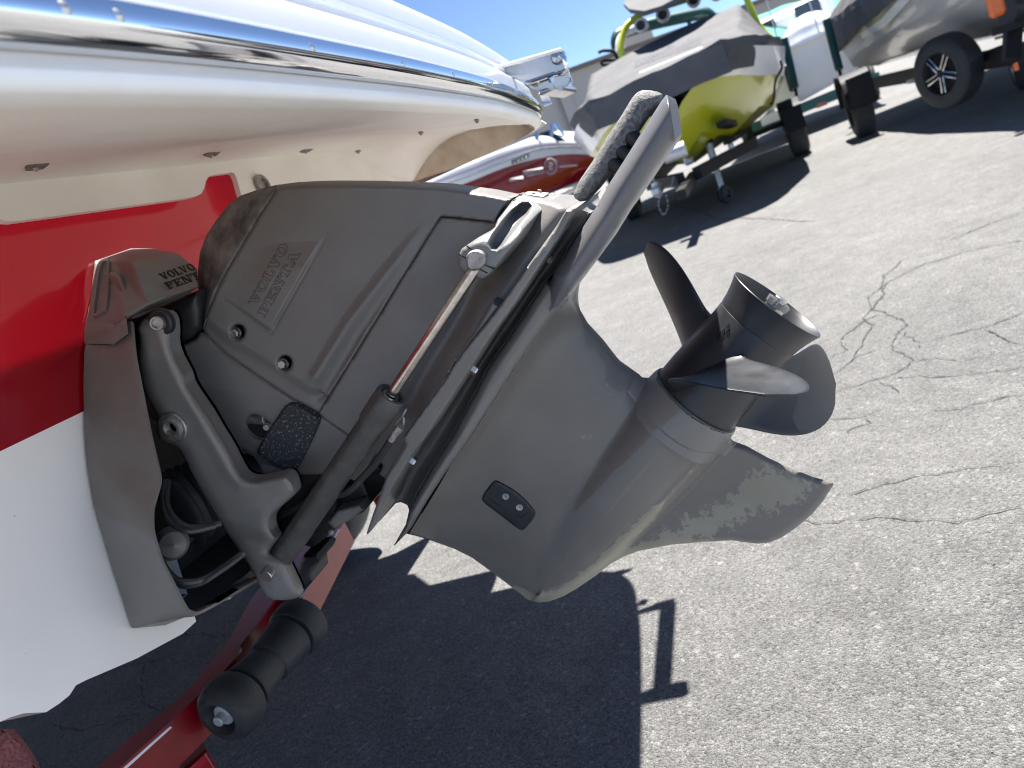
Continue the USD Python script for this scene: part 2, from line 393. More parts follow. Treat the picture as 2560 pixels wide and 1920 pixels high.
SEAM_LEFT = c('C4', (805, 215), (740, 310), (640, 470), (540, 640), (460, 770), (380, 930), (330, 1050), (296, 1165))
SEAM_LOW = np.vstack([c('C4', (296, 1165), (330, 1222), (440, 1330), (680, 1495), (925, 1659)), c('C8', (540, 372))])
SEAM_AFT = np.vstack([c('C8', (540, 372), (770, 0)), c('C4', (1936, 390)), c('D6', (395, 612), (420, 588), (450, 582), (980, 640))])
BADGE = c('C4', (455, 965), (500, 830), (560, 700), (610, 625), (680, 570), (780, 540), (1140, 520), (765, 1190))
GROOVE_A = c('C4', (1850, 430), (1560, 790), (1300, 1130), (1075, 1500))
GROOVE_B = c('C4', (1880, 445), (1640, 830), (1380, 1200), (1140, 1600))

def cowl_relief(P):
    y = np.zeros(len(P))
    # badge: proud along its lower right edges, running out to nothing at its upper left
    inside = shapely.contains_xy(Polygon(BADGE), P[:, 0], P[:, 1])
    e1 = dist_line(P, BADGE[6:8]); e2 = dist_line(P, [BADGE[7], BADGE[0]]); e3 = dist_line(P, BADGE[:7])
    up = np.clip(np.minimum(e1, e2) / 5.0, 0, 1) * np.clip(e3 / 90.0, 0, 1)
    y -= np.where(inside, 0.0045 * smooth01(up), 0)
    y += np.where(inside, 0, 0.0015 * np.exp(-np.minimum(e1, e2) / 5.0))
    # long scooped groove widening downwards
    g = dist_line(P, GROOVE_B); n = (P - GROOVE_B[0]) @ (GROOVE_B[-1] - GROOVE_B[0]) / np.sum((GROOVE_B[-1] - GROOVE_B[0]) ** 2)
    n = np.clip(n, 0, 1.0); w = 10 + 16 * n
    cr = np.cross(GROOVE_B[-1] - GROOVE_B[0], P - GROOVE_B[0]); side = np.sign(cr)
    y += 0.011 * n ** 0.8 * np.where(n > 0, np.exp(-(g / w) ** 2), 0)
    r = dist_line(P, GROOVE_A)
    y -= 0.0035 * np.exp(-(r / 13.0) ** 2) * np.clip(n * 3, 0, 1)
    # foot of the cover, standing back where the bolts sit
    fl = dist_line(P, c('C4', (325, 1075), (520, 1235), (800, 1400), (1075, 1575)))
    low = np.cross(c('C4', (1075, 1575))[0] - c('C4', (325, 1075))[0], P - c('C4', (325, 1075))[0]) > 0
    y += np.where(low, 0.006 * smooth01(fl / 26.0), 0)
    return y

cowl_poly = np.vstack([TOPLINE[9:], c('C5', (755, 555), (700, 620), (652, 695)), SEAM_AFT[::-1], SEAM_LOW[::-1][1:], SEAM_LEFT[::-1][1:]])
BOLTS = c('C4', (537, 1190), (862, 1405))
holes = [np.array([b + 17.5 * np.array([math.cos(t), 1.1 * math.sin(t)]) for t in np.linspace(0, 2 * np.pi, 20, endpoint=False)]) for b in BOLTS]
dtop = lambda P: dist_line(P, TOPRUN)
cowl = obj('cowl', relief(cowl_poly, lambda P, d: YC(P) + np.where(dtop(P) < 16, 0, rnd(d, 0.003)) + cowl_relief(P), step=4.5, holes=holes), m_cowl, drive, smooth=38)
for b in BOLTS:
    y = float(YC(b[None])[0]) + 0.006; p = atY(b, y + 0.007)[0]
    obj('bolt_recess', cat(lathe(p + [0, 0.004, 0], p - [0, 0.0045, 0], [(0, 0.0005), (0, 0.0078), (0.0085, 0.0088)], 28)), m_dark, cowl)
    obj('bolt', hexbolt(p, (0.05, -1, 0.05), 0.0062, 0.010, 1.2), m_steel, cowl)
# raised letters, moulded in
m_letter_shade = mat('letter_edge_shade', (0.030, 0.028, 0.026), 0.9)  # dark line round each letter, shade of its edges put into colour
def letters(text, o, u_end, cap, yf, h, parent, material, name='letter', sink=0.002, flip=1):
    o, u_end = np.asarray(o, float), np.asarray(u_end, float); L = np.linalg.norm(u_end - o); U = (u_end - o) / L; Vv = np.array([U[1], -U[0]]) * flip
    for g in word(text, L):
        for q in getattr(g, 'geoms', [g]):
            ring = np.array(q.exterior.coords)[:-1] * [1, cap]; hs = [np.array(r.coords)[:-1] * [1, cap] for r in q.interiors]
            T = lambda r: o + r[:, :1] * U + r[:, 1:] * Vv
            m = relief(T(ring), lambda P, d: yf(P) - h + rnd(d, 0.0005), back=lambda P, d: yf(P) + sink, step=2.6, holes=[T(x) for x in hs])
            obj(name, m, material, parent, smooth=30)
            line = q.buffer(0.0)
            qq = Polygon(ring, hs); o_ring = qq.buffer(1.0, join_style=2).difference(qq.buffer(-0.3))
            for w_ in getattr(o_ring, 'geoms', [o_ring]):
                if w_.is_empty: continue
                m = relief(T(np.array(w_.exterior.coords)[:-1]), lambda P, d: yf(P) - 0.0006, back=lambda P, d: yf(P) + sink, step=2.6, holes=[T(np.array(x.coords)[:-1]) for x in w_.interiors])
                obj('letter_outline', m, m_letter_shade, parent, smooth=False)
ycb = lambda P: YC(P) + cowl_relief(P)
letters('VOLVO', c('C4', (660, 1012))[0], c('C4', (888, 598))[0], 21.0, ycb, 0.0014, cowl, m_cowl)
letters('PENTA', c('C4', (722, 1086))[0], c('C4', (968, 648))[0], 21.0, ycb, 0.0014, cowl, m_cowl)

def y_end(P, d):
    dc, db = dist_line(P, TOPLINE[:10]), dist_line(P, SEAM_LEFT)
    w = dc / (dc + db + 1e-6)
    return -0.016 * np.sqrt(np.clip(dc / 10, 0, 1)) + (YC(P) + 0.016) * smooth01(w) ** 0.8 + np.where(dc < 14, 0, rnd(d, 0.0035))
obj('cowl_end', relief(np.vstack([TOPLINE[:10], SEAM_LEFT]), y_end, step=4.5), m_dusty, drive, smooth=40, label='dusty rounded front end of the cowl')

# lower cover under the cowl
lower = np.vstack([SEAM_LOW[1:], c('C8', (735, 505), (900, 640), (700, 760), (560, 790), (400, 792), (180, 720), (0, 610)),
                   c('C7', (720, 890), (640, 745), (560, 630), (530, 580), (500, 500), (486, 445), (560, 410), (583, 385))])
hole = chaikin(c('D7', (755, 240), (805, 230), (920, 300), (880, 350), (835, 425), (735, 355), (722, 300)), 2)
ylow = lambda P, d: YC(P) + 0.002 + rnd(d, 0.003)
lowc = obj('lower_cover', relief(lower, ylow, step=5, holes=[hole]), m_cowl, drive)
obj('cavity_shade', relief(chaikin(c('D7', (735, 225), (805, 215), (935, 295), (850, 440), (715, 360)), 1), lambda P, d: YC(P) + 0.010, back=-0.05), m_marks_shade, lowc)  # near-black plate close behind the hole, its deep shade painted in
p = atY(c('D7', (820, 265)), -0.086)[0]
obj('shift_pin', cyl(p + [-0.016, 0.004, 0.004], p + [0.014, -0.002, -0.004], 0.0085, 24, bevel=0.001), m_dsteel, lowc)
obj('shift_screw', hexbolt(atY(c('D7', (880, 322)), -0.090)[0], (0.3, -1, 0), 0.005, 0.006, 1.2), m_dsteel, lowc)
pad = chaikin(c('D7', (1010, 172), (1050, 155), (1235, 255), (1240, 300), (1075, 640), (1035, 658), (815, 520), (808, 475), (985, 200)), 2)
obj('rubber_pad', relief(pad, lambda P, d: -0.104 + rnd(d, 0.002), back=-0.085, step=4), m_pad, drive, label='black rubber bump pad speckled with dirt')

# upper gear housing
HOUSE_EDGE = np.vstack([c('E3', (1062, 190), (1000, 290), (800, 570), (640, 800), (560, 905), (480, 1000), (390, 1110), (290, 1270), (160, 1450), (20, 1640)), c('D3', (1150, 560), (1040, 740), (950, 880))])
house = np.vstack([SEAM_AFT[:4], SEAM_AFT[4:], c('C5', (760, 560), (840, 520), (1060, 548), (1180, 582)), HOUSE_EDGE + [9.0, 9.0],
                   c('D3', (930, 878), (918, 860), (950, 790), (880, 690), (800, 830), (690, 930), (560, 880)), c('C8', (700, 560))])
def y_house(P, d):
    y = np.minimum(YC(P) + 0.006, -0.02)
    y = y - 0.038 * np.exp(-(dist_line(P, c('E3', (1020, 215), (900, 360), (760, 560), (640, 740))) / 62.0) ** 2) * np.clip(dist_line(P, TOPSTRIP) / 7.0, 0, 1)
    # soft hollow running beside the rod and a rise towards the joint face
    v = dist_line(P, c('E3', (520, 640), (330, 960), (190, 1190), (60, 1420)))
    y = y + 0.016 * np.exp(-(v / 26.0) ** 2)
    e = dist_line(P, HOUSE_EDGE)
    return y + np.where(dist_line(P, TOPSTRIP) < 16, 0, rnd(d, 0.0025))
housing = obj('upper_gear_housing', relief(house, y_house, step=4.5), m_paint, drive, smooth=38)
notch = c('E3', (590, 772), (640, 806), (560, 915), (480, 1010), (430, 1075), (355, 1160), (300, 1270), (262, 1300), (330, 1170), (405, 1060), (470, 975), (515, 890))
obj('casting_rib', relief(notch, lambda P, d: -0.128 + rnd(d, 0.006), back=-0.10, step=4), m_paint, drive)

# flange of the joint between upper and lower housings, ending forward in a thin prong
FL_OUT = np.vstack([c('E3', (1120, 182), (1000, 392), (850, 610), (730, 790), (570, 1010), (410, 1262), (280, 1460), (150, 1659)), c('D3', (1210, 690), (1120, 850), (1030, 1000), (930, 1190), (850, 1380), (808, 1425))])
FL_IN = np.vstack([HOUSE_EDGE[:10], c('D3', (1160, 590), (1060, 760), (975, 905), (960, 950), (930, 1030), (870, 1200), (798, 1412))])
def y_fl(P, d):
    e = dist_line(P, FL_IN[:10])
    return -0.112 - 0.024 * smooth01((shapely.distance(shapely.points(P), Point(*c('E3', (1090, 190))[0])) - 20) / 160.0) + rnd(d, 0.0022)
obj('joint_flange', relief(np.vstack([FL_OUT, FL_IN[::-1]]), y_fl, step=4), m_paint, drive, smooth=35)

# hollow waist above the cavitation plate
PL_IN = np.vstack([c('E3', (1215, 212), (1085, 420), (1010, 560), (930, 645), (868, 740), (740, 940), (560, 1205), (440, 1440), (330, 1640)), c('D3', (1330, 940), (1190, 1200))])
waist = np.vstack([c('E3', (1112, 172), (1215, 212)), PL_IN[1:], c('D3', (1172, 1152), (1112, 1125), (1065, 1138), (1000, 1210), (930, 1290), (880, 1330)), FL_OUT[::-1][2:-1]])
mid = np.array([(a + b) / 2 for a, b in zip(resample(FL_OUT, 20, False)[np.linspace(0, 1, 30).__mul__(len(resample(FL_OUT, 20, False)) - 1).astype(int)], resample(PL_IN, 20, False)[np.linspace(0, 1, 30).__mul__(len(resample(PL_IN, 20, False)) - 1).astype(int)])])
def y_waist(P, d):
    do, di = dist_line(P, FL_OUT), dist_line(P, PL_IN)
    t = do / (do + di + 1e-6)
    prof = 0.062 * np.sin(np.clip(t, 0, 1) ** 0.55 * np.pi) ** 0.8
    top = smooth01((shapely.distance(shapely.points(P), Point(*c('E3', (1160, 190))[0]))) / 120.0)
    return -0.108 + prof * (0.35 + 0.65 * top) + 0.040 * smooth01(t)
obj('waist', relief(waist, y_waist, step=4.5), m_paint, drive, smooth=50)
for q, yy in ((c('E3', (478, 1215))[0], -0.100), (c('D3', (1228, 752))[0], -0.100)):
    p = atY(q, yy)[0]
    obj('joint_bolt', hexbolt(p + B * 0.010, -B, 0.0068, 0.013, 1.3), m_steel, drive)
p = atY(c('E3', (950, 505)), -0.075)[0]
obj('drain_screw', hexbolt(p, (0.2, -1, -0.5), 0.004, 0.004, 1.2), m_dsteel, drive)

# anti-cavitation plate: rolled edge forward, full wing aft
LIP_OUT = np.vstack([c('E3', (1105, 715), (960, 885), (820, 1075), (700, 1255), (560, 1470), (440, 1659)), c('D3', (1500, 890), (1330, 1150), (1180, 1400), (1055, 1528))])
lip = np.vstack([PL_IN[3:], c('D3', (1160, 1330), (1048, 1526)), LIP_OUT[::-1]])
def y_lip(P, d):
    return -0.098 + 0.020 * (1 - np.sqrt(np.clip(1 - (1 - np.clip(d / 26.0, 0, 1)) ** 2, 0, 1)))
obj('cavitation_plate_edge', relief(lip, y_lip, step=4), m_paint, drive, smooth=50)
WING_L = np.vstack([c('C5', (1030, 1285), (1028, 1230), (1036, 1150), (1060, 1060), (1100, 1000), (1140, 938)), c('E2', (1130, 1640), (1280, 1412), (1440, 1130), (1650, 800), (1850, 480), (2000, 240), (2060, 163))])
WING_R = np.vstack([c('E2', (2076, 168), (2096, 260), (2116, 400), (2140, 540), (2158, 660), (2155, 715), (2120, 762), (1990, 950), (1800, 1235), (1650, 1450), (1500, 1659)), c('C5', (1370, 960), (1195, 1192), (1100, 1290), (1040, 1340))])
wing = np.vstack([WING_L, WING_R])
WAX = [c('C5', (1075, 1240))[0], c('E2', (2092, 410))[0]]
def y_wing(P, d):
    w = dist_line(P, [WAX[0] * 2 - WAX[1], WAX[1] * 1.5 - WAX[0] * 0.5]) / 41.0
    dl = np.minimum(dist_line(P, WING_L), dist_line(P, np.vstack([WING_R[5:]])))
    t = np.clip(1 - dl / 40.0, 0, 1)
    tail = shapely.distance(shapely.points(P), Point(*c('C5', (1040, 1300))[0]))
    return -0.130 + 0.036 * (1 - np.sqrt(np.clip(1 - t * t, 0, 1))) + 0.016 * (1 - smooth01(tail / 90.0))
obj('cavitation_plate', relief(wing, y_wing, step=4.5), m_tail, drive, smooth=40, label='smooth lighter grey tail wing of the cavitation plate')
# anode bar over the tail
bar_poly = np.vstack([c('E2', (1030, 1260), (1100, 1110), (1250, 890), (1400, 640), (1560, 400), (1680, 200), (1740, 135), (1800, 110), (1870, 112), (1960, 128), (2008, 150), (2014, 185), (1960, 270), (1840, 450), (1680, 690), (1500, 960), (1330, 1190), (1200, 1330), (1170, 1365), (1130, 1360), (1050, 1310))])
anode = obj('anode_bar', relief(bar_poly, lambda P, d: -0.030 + rnd(d, 0.017, 1900) + 0.0006 * meshkit.noise(np.column_stack([P / 9.0, P[:, 0] * 0]), 3), back=lambda P, d: 0.012 - rnd(d, 0.012, 1900), step=4), m_anode, drive, smooth=45, label='weathered zinc anode bar with rounded end')
for q in ((1680, 640), (1570, 790), (1480, 930)):
    p = atY(c('E2', q), -0.02)[0]
    obj('anode_spacer', lathe(p + B * 0.012, p - B * 0.030, [(0, .0005), (0, .007), (.008, .0095), (.03, .0095), (.04, .007), (.04, .0005)], 20), m_dark, anode)

# lug that takes the trim rod, cast into the top of the housing
lug_poly = np.vstack([c('D6', (1262, 352), (1160, 425), (1105, 500), (1010, 620), (980, 700), (905, 760), (815, 800), (705, 875), (640, 920), (610, 985), (600, 1060), (620, 1130), (680, 1185), (770, 1220), (850, 1236), (910, 1205), (1000, 1110), (1085, 1000), (1180, 880), (1300, 712), (1420, 575), (1530, 482)), c('E3', (1000, 166), (1060, 190), (1085, 160), (950, 128), (860, 112))])
SCOOP = c('D6', (905, 870), (950, 770), (1050, 630), (1150, 515), (1250, 438), (1340, 435), (1375, 480), (1330, 570), (1225, 690), (1120, 820), (1060, 900), (1005, 945), (940, 930))
SCOOP2 = np.vstack([c('D6', (1180, 870), (1300, 700), (1420, 570), (1500, 492)), c('E3', (1000, 172), (1060, 190), (915, 400), (830, 520), (740, 560))])
def y_lug(P, d):
    far = dist_line(P, TOPSTRIP)
    y = -0.024 - 0.121 * np.sin(np.clip(far / 150.0, 0, 1) * np.pi / 2) ** 1.1
    s = np.where(shapely.contains_xy(Polygon(SCOOP), P[:, 0], P[:, 1]), shapely.distance(Polygon(SCOOP).boundary, shapely.points(P)), 0)
    y = y + 0.034 * smooth01(s / 10.0)
    return np.minimum(y + np.where(far < 14, 0, rnd(d, 0.007)), 0)
lug = obj('rod_lug', relief(lug_poly, y_lug, back=lambda P, d: 0.01 + 0 * d, step=2.2), m_sunlit, drive, smooth=45, label='casting in a sunlit copy of the drive paint, holding the end of the trim rod')
p = atY(c('D6', (783, 1042)), -0.141)[0]
pin_poly = chaikin(np.array([(-25, -3), (-20, -19), (-6, -26), (12, -24), (24, -14), (26, 4), (12, 22), (-4, 27), (-20, 22)]) + c('D6', (783, 1042)), 2)
obj('pin_head', relief(pin_poly, lambda P, d: -0.1535 + rnd(d, 0.0018), back=-0.135, step=3), m_dsteel, lug)
slot = c('D6', (610, 985), (700, 1035), (690, 1060), (604, 1015))
for q in (((612, 975), (690, 1020)), ((690, 890), (745, 925)), ((880, 1085), (985, 1130)), ((830, 1130), (905, 1172))):
    a_, b_ = atY(c('D6', *q), -0.1445)
    obj('cast_line', bar(a_, b_, 0.0012, 0.0022, up=(0, 1, 0)), m_marks_shade, lug)
topb = atY(c('E4', (1370, 958), (1580, 990)), -0.022); topf = atY(c('E4', (1425, 925), (1640, 942)), 0.012)
nrm = np.cross(topb[1] - topb[0], topf[0] - topb[0]); nrm /= np.linalg.norm(nrm); nrm *= np.sign(nrm[2])
tg = np.vstack([topb[0], topb[1], topf[1], topf[0]]); tagm = trimesh.convex.convex_hull(np.vstack([tg + nrm * 0.0035, tg + nrm * 0.0055]))
tp = obj('top_tag', tagm, m_dsteel, drive, label='small metal tag with two screws on top of the housing')
for q, yy in (((1470, 955), -0.010), ((1538, 922), 0.006)):
    p = atY(c('E4', q), yy)[0]; obj('tag_screw', hexbolt(p + nrm * 0.003, nrm, 0.0026, 0.004, 1.3), m_dsteel, tp)
cap = c('D6', (1120, 395), (1250, 345), (1262, 356), (1190, 395), (1150, 420), (1105, 500), (1090, 480))
obj('housing_cap_edge', relief(cap, lambda P, d: -0.030 + rnd(d, 0.002), back=-0.012, step=3), m_sunlit, drive)
tail_poly = c('E3', (1085, 160), (1110, 152), (1150, 165), (1222, 205), (1110, 215), (1012, 380), (1005, 340), (1062, 195))
obj('flange_end', relief(tail_poly, lambda P, d: -0.024 - 0.09 * smooth01(dist_line(P, c('E3', (1085, 158), (1225, 207))) / 70.0) + rnd(d, 0.003), step=4), m_sunlit, drive)

# trim cylinder and rod (near side, and its twin on the far side)
YT = -0.152
R0 = atY(c('D6', (735, 1185)), -0.142)[0]; R1 = atY(c('D3', (1030, 130)), YT)[0]; K1 = atY(c('P', (700, 1400)), YT)[0]
ax = (K1 - R1) / np.linalg.norm(K1 - R1); LC = np.linalg.norm(K1 - R1)
cylm = lathe(R1, K1, [(0.03, 0.006), (0.004, 0.0125), (0.0, 0.0135), (0.0, 0.0178), (0.0015, 0.0188), (0.046, 0.0188), (0.052, 0.0165), (LC - 0.02, 0.0165), (LC - 0.014, 0.0165), (LC, 0.0145), (LC + 0.010, 0.008), (LC + 0.012, 0.0005)], 44)
rodm = cat(cyl(R0 - ax * 0.01, R1 + ax * 0.05, 0.0067, 28), lathe(R1 + ax * 0.002, R1 + ax * 0.012, [(0, 0.0070), (0, 0.0105), (0.006, 0.0105), (0.008, 0.0070)], 30))
m_cyl = mat('cylinder_paint', (0.050, 0.047, 0.043), 0.5, color2=(0.085, 0.080, 0.074), vscale=45, ramp=(0.45, 0.72), bump=0.3, bscale=500)
tc = obj('trim_cylinder', cylm, m_cyl, drive); obj('trim_rod', rodm, m_rod, drive)
obj('rod_band', cyl(R0 + ax * 0.0245, R0 + ax * 0.0262, 0.0070, 28), m_dark, drive)
obj('cylinder_seal', lathe(R1 + ax * 0.006, R1 + ax * 0.013, [(0, 0.0105), (0, 0.0136), (0.006, 0.0136)], 36), m_rubber, tc)
obj('trim_cylinder', mirror(cylm), m_cyl, drive); obj('trim_rod', mirror(rodm), m_rod, drive)
lk = c('D3', (1165, 265), (1130, 330), (1075, 395), (1085, 430), (1130, 420), (1140, 350), (1120, 345))
obj('hose_clip', tube(atY(lk, -0.146), 0.0013, 8, 40), m_dsteel, drive)
obj('hose_fitting', cat(cyl(*atY(c('D3', (1115, 430), (1060, 490)), -0.156), 0.0052, 16), cyl(*atY(c('D3', (1065, 485), (1020, 560)), -0.156), 0.0042, 16, bevel=0.0005)), m_dsteel, drive)
obj('trim_hose', tube(np.vstack([atY(c('D3', (1035, 535), (900, 740), (760, 900), (600, 1040)), -0.152), atY(c('D7', (1180, 830), (960, 940)), -0.11)]), 0.0048, 10, 50), m_rubber, drive)

# suspension fork, near arm and its twin
fork = c('C7', (320, 360), (345, 326), (380, 312), (430, 296), (462, 320), (470, 380), (466, 430), (480, 480), (508, 530), (526, 565), (532, 600), (565, 650), (610, 712), (655, 790), (700, 860), (738, 940), (765, 985), (800, 1000), (860, 988), (925, 970), (945, 975), (976, 1020), (980, 1052), (930, 1095), (888, 1132), (872, 1165), (882, 1215), (905, 1240), (880, 1270), (868, 1292), (905, 1312), (938, 1335), (955, 1372), (1000, 1468), (990, 1483), (945, 1494), (870, 1494), (840, 1450), (760, 1312), (700, 1228), (645, 1145), (590, 1050), (540, 965), (505, 880), (470, 850), (430, 838), (408, 820), (398, 785), (402, 750), (398, 715), (375, 680), (345, 620), (330, 560), (318, 480), (330, 430), (328, 395))
fork = chaikin(fork, 1)
def y_fork(P, d):
    y = -0.178 + rnd(d, 0.014)
    l = c('C7', (760, 985), (700, 1030), (640, 1110)); e = dist_line(P, c('C7', (725, 1255), (800, 1285), (872, 1288)))
    ridge = dist_line(P, c('C7', (395, 360), (470, 560), (600, 790), (700, 960), (745, 1010), (960, 985)))
    y = y - 0.004 * np.exp(-(ridge / 16.0) ** 2)
    low = smooth01((P[:, 1] - c('C7', (0, 1180))[0, 1] - 0.35 * (P[:, 0] - c('C7', (780, 0))[0, 0])) / 40.0)
    return y + 0.003 * low * (1 - smooth01((P[:, 1] - c('C7', (0, 1290))[0, 1]) / 30.0)) + 0.004 * low
fm = relief(fork, y_fork, back=lambda P, d: -0.150 + 0 * d, step=4.5)
fk = obj('suspension_fork', fm, m_paint, drive, smooth=42)
obj('suspension_fork', mirror(fm), m_paint, drive, smooth=42)
p = atY(c('C7', (478, 772)), -0.176)[0]; n = np.array([0.0, -1.0, 0.0])
obj('pivot_cap', cat(lathe(p + [0, .006, 0], p - [0, .012, 0], [(0, 0.0005), (0, 0.021), (0.011, 0.0205), (0.0125, 0.019), (0.0125, 0.0155), (0.0155, 0.0150), (0.0165, 0.0135), (0.0165, 0.0095), (0.008, 0.006), (0.008, 0.0005)], 40)), m_dsteel, fk)
p = atY(c('C7', (418, 340)), -0.176)[0]
obj('fork_bolt_seat', lathe(p + [0, .005, 0], p - [0, .01, 0], [(0, .0005), (0, 0.017), (0.006, 0.0165), (0.008, 0.014), (0.008, .0005)], 32), m_dark, fk)
obj('fork_bolt', cat(lathe(p, p + [0.004, -0.012, 0], [(0, .0005), (0, 0.0085), (0.012, 0.0085), (0.013, 0.0080), (0.013, 0.006), (0.009, 0.0065), (0.009, .0005)], 28)), m_dsteel, fk)
p = atY(c('C7', (880, 1365)), -0.170)[0]
obj('pin_bush', lathe(p + [0, .01, 0], p - [0, .002, 0], [(0, .0005), (0, .0135), (.006, .0135), (.0075, .012), (.0075, .0005)], 32), m_dark, fk)
obj('hinge_pin', cyl(p + [0, .01, 0], p + [-0.001, -0.016, -0.001], 0.0088, 32, bevel=0.0008), m_steel, fk)
obj('hinge_tube', cyl(p + [0, .012, 0], p * [1, -1, 1] - [0, .012, 0], 0.010, 24), m_dark, drive)
cb = atY(c('C7', (900, 1490), (985, 1480), (1030, 1415), (1075, 1330), (1060, 1305), (1010, 1320), (960, 1370)), -0.10)
obj('clamp_block', relief(c('D7', (1090, 1430), (1080, 1340), (1130, 1210), (1225, 1200), (1250, 1225), (1238, 1255), (1190, 1290), (1185, 1330), (1195, 1390), (1110, 1490)), lambda P, d: -0.085 + rnd(d, 0.006), back=-0.03, step=4), m_dark, drive)
far = c('D3', (880, 760), (960, 830), (780, 920), (860, 1110), (775, 1215), (640, 1280), (480, 1360), (330, 1430), (420, 1250), (600, 1000), (720, 900))
obj('steering_bracket', relief(far, lambda P, d: -0.055 + rnd(d, 0.008), back=0.02, step=4), m_dark, drive)
obj('steering_blade', relief(c('D3', (440, 1310), (520, 1200), (740, 1140), (775, 1195), (650, 1290), (500, 1370)), lambda P, d: -0.085 + rnd(d, 0.004), back=-0.058, step=4), m_paint, drive)
p = atY(c('D3', (470, 1405)), -0.088)[0]; obj('bracket_screw', hexbolt(p, (0.6, -0.6, 0.2), 0.003, 0.006), m_dsteel, drive)
obj('lower_yoke', relief(c('D7', (920, 950), (960, 900), (1120, 830), (1380, 780), (1382, 1000), (1200, 1160), (960, 1090)), lambda P, d: -0.07 + rnd(d, 0.01), back=0.03, step=6), m_dark, drive)

# lower unit: strut, torpedo and skeg in one casting, worn to primer along its ridges
GC_UNDER = c('C6', (150, 1086), (200, 1092), (250, 1110), (330, 1230), (480, 1380), (620, 1470), (745, 1490), (760, 1524), (806, 1542))
GC = np.vstack([c('C5', (1050, 1100), (1195, 1190), (1198, 1215), (1250, 1320), (1300, 1405), (1400, 1512), (1500, 1640)), c('C6', (0, 972), (118, 1056)), GC_UNDER,
                c('D2', (1600, 400), (1700, 455), (1800, 500), (1900, 540), (1980, 562), (1998, 568), (1995, 580), (1950, 650), (1900, 710), (1830, 770), (1760, 818), (1700, 842), (1640, 846), (1580, 838), (1530, 831), (1400, 838), (1250, 851), (1100, 880), (1030, 906), (970, 940), (900, 995), (820, 1050), (750, 1090), (690, 1112), (640, 1118), (590, 1105), (540, 1065), (460, 1005), (400, 960), (330, 910), (250, 870), (160, 838), (90, 815), (20, 798)),
                c('D3', (1180, 1420), (1330, 1180), (1470, 960)), c('E3', (440, 1600), (700, 1200), (900, 900))])
GC_EDGE = GC[1:-8]
def sn(P, Y=-0.035):
    q = atY(P, Y) - HUB0; return q @ A, q @ B
def y_gear(P, d):
    s, n = sn(P); de = dist_line(P, GC_EDGE)
    R = 0.0625 * np.sqrt(np.clip(1 - (np.clip(-(s + 0.06), 0, 1) / 0.30) ** 2, 0, 1))
    t1 = np.sqrt(np.clip(R ** 2 - n ** 2, 0, None))
    t2 = np.where(n > 0, 0.042 * (1 - np.exp(-de / 75.0)), 0.0055 + 0.012 * np.exp(n / 0.05))
    k = 5.0
    t = (t1 ** k + t2 ** k) ** (1 / k) * np.sqrt(np.clip(de / 14.0, 0.02, 1))
    t = np.where(dist_line(P, GC_UNDER[1:7]) < 24, np.maximum(t, np.sqrt(np.clip(0.058 ** 2 - n ** 2, 0, None))), t)
    # flare into the plate, and the raised ridge where skeg meets torpedo
    lipd = dist_line(P, LIP_OUT)
    t = t + 0.042 * np.exp(-lipd / 26.0) * np.clip(de / 14.0, 0, 1)
    rd = dist_line(P, RIDGE); t = t + 0.0045 * np.exp(-(rd / 9.0) ** 2) * np.clip(de / 20.0, 0, 1)
    return -t
RIDGE = c('D2', (700, 1100), (800, 1040), (900, 960), (1000, 860), (1100, 770), (1180, 690), (1280, 580), (1400, 455))
gp, gt, gd, gi = fill(GC, 4.5)
gy = y_gear(gp, gd); gV = atY(gp, gy)
gearm = solid(gp, gt, gi, gV, gV * [1, -1, 1])
# worn paint: along ridge, nose and the flank of the skeg
wear_skeg = LineString(c('D2', (900, 990), (1150, 850), (1400, 770), (1600, 660), (1760, 560), (1900, 590)))
WEDGE = c('D2', (540, 1075), (640, 1110), (750, 1085), (900, 985), (1030, 895), (1250, 845), (1500, 825), (1640, 835))
wr = np.exp(-(dist_line(gp, RIDGE[:6]) / 17.0) ** 2) * 0.72 + 0.42 * np.exp(-(dist_line(gp, RIDGE) / 9.0) ** 2)
nearnose = np.exp(-(dist_line(gp, WEDGE[:6]) / 24.0) ** 2) * 0.9
fl = np.where(shapely.contains_xy(Polygon(c('D2', (1110, 880), (1250, 770), (1430, 690), (1560, 590), (1700, 480), (1830, 540), (1960, 580), (1880, 630), (1700, 690), (1560, 740), (1450, 800), (1300, 850))), gp[:, 0], gp[:, 1]), 1.0, 0.0)
flp = Polygon(c('D2', (1110, 880), (1250, 770), (1430, 690), (1560, 590), (1700, 480), (1830, 540), (1960, 580), (1880, 630), (1700, 690), (1560, 740), (1450, 800), (1300, 850)))
fls = np.clip(0.5 + np.where(fl > 0, 1, -1) * shapely.distance(flp.boundary, shapely.points(gp)) / 90.0, 0, 1) * 0.95
scuff = 0.30 * np.exp(-(dist_line(gp, c('D2', (850, 340), (930, 200), (990, 120))) / 38.0) ** 2)
wear = np.clip(np.maximum.reduce([wr, nearnose, fls, scuff]), 0, 1)
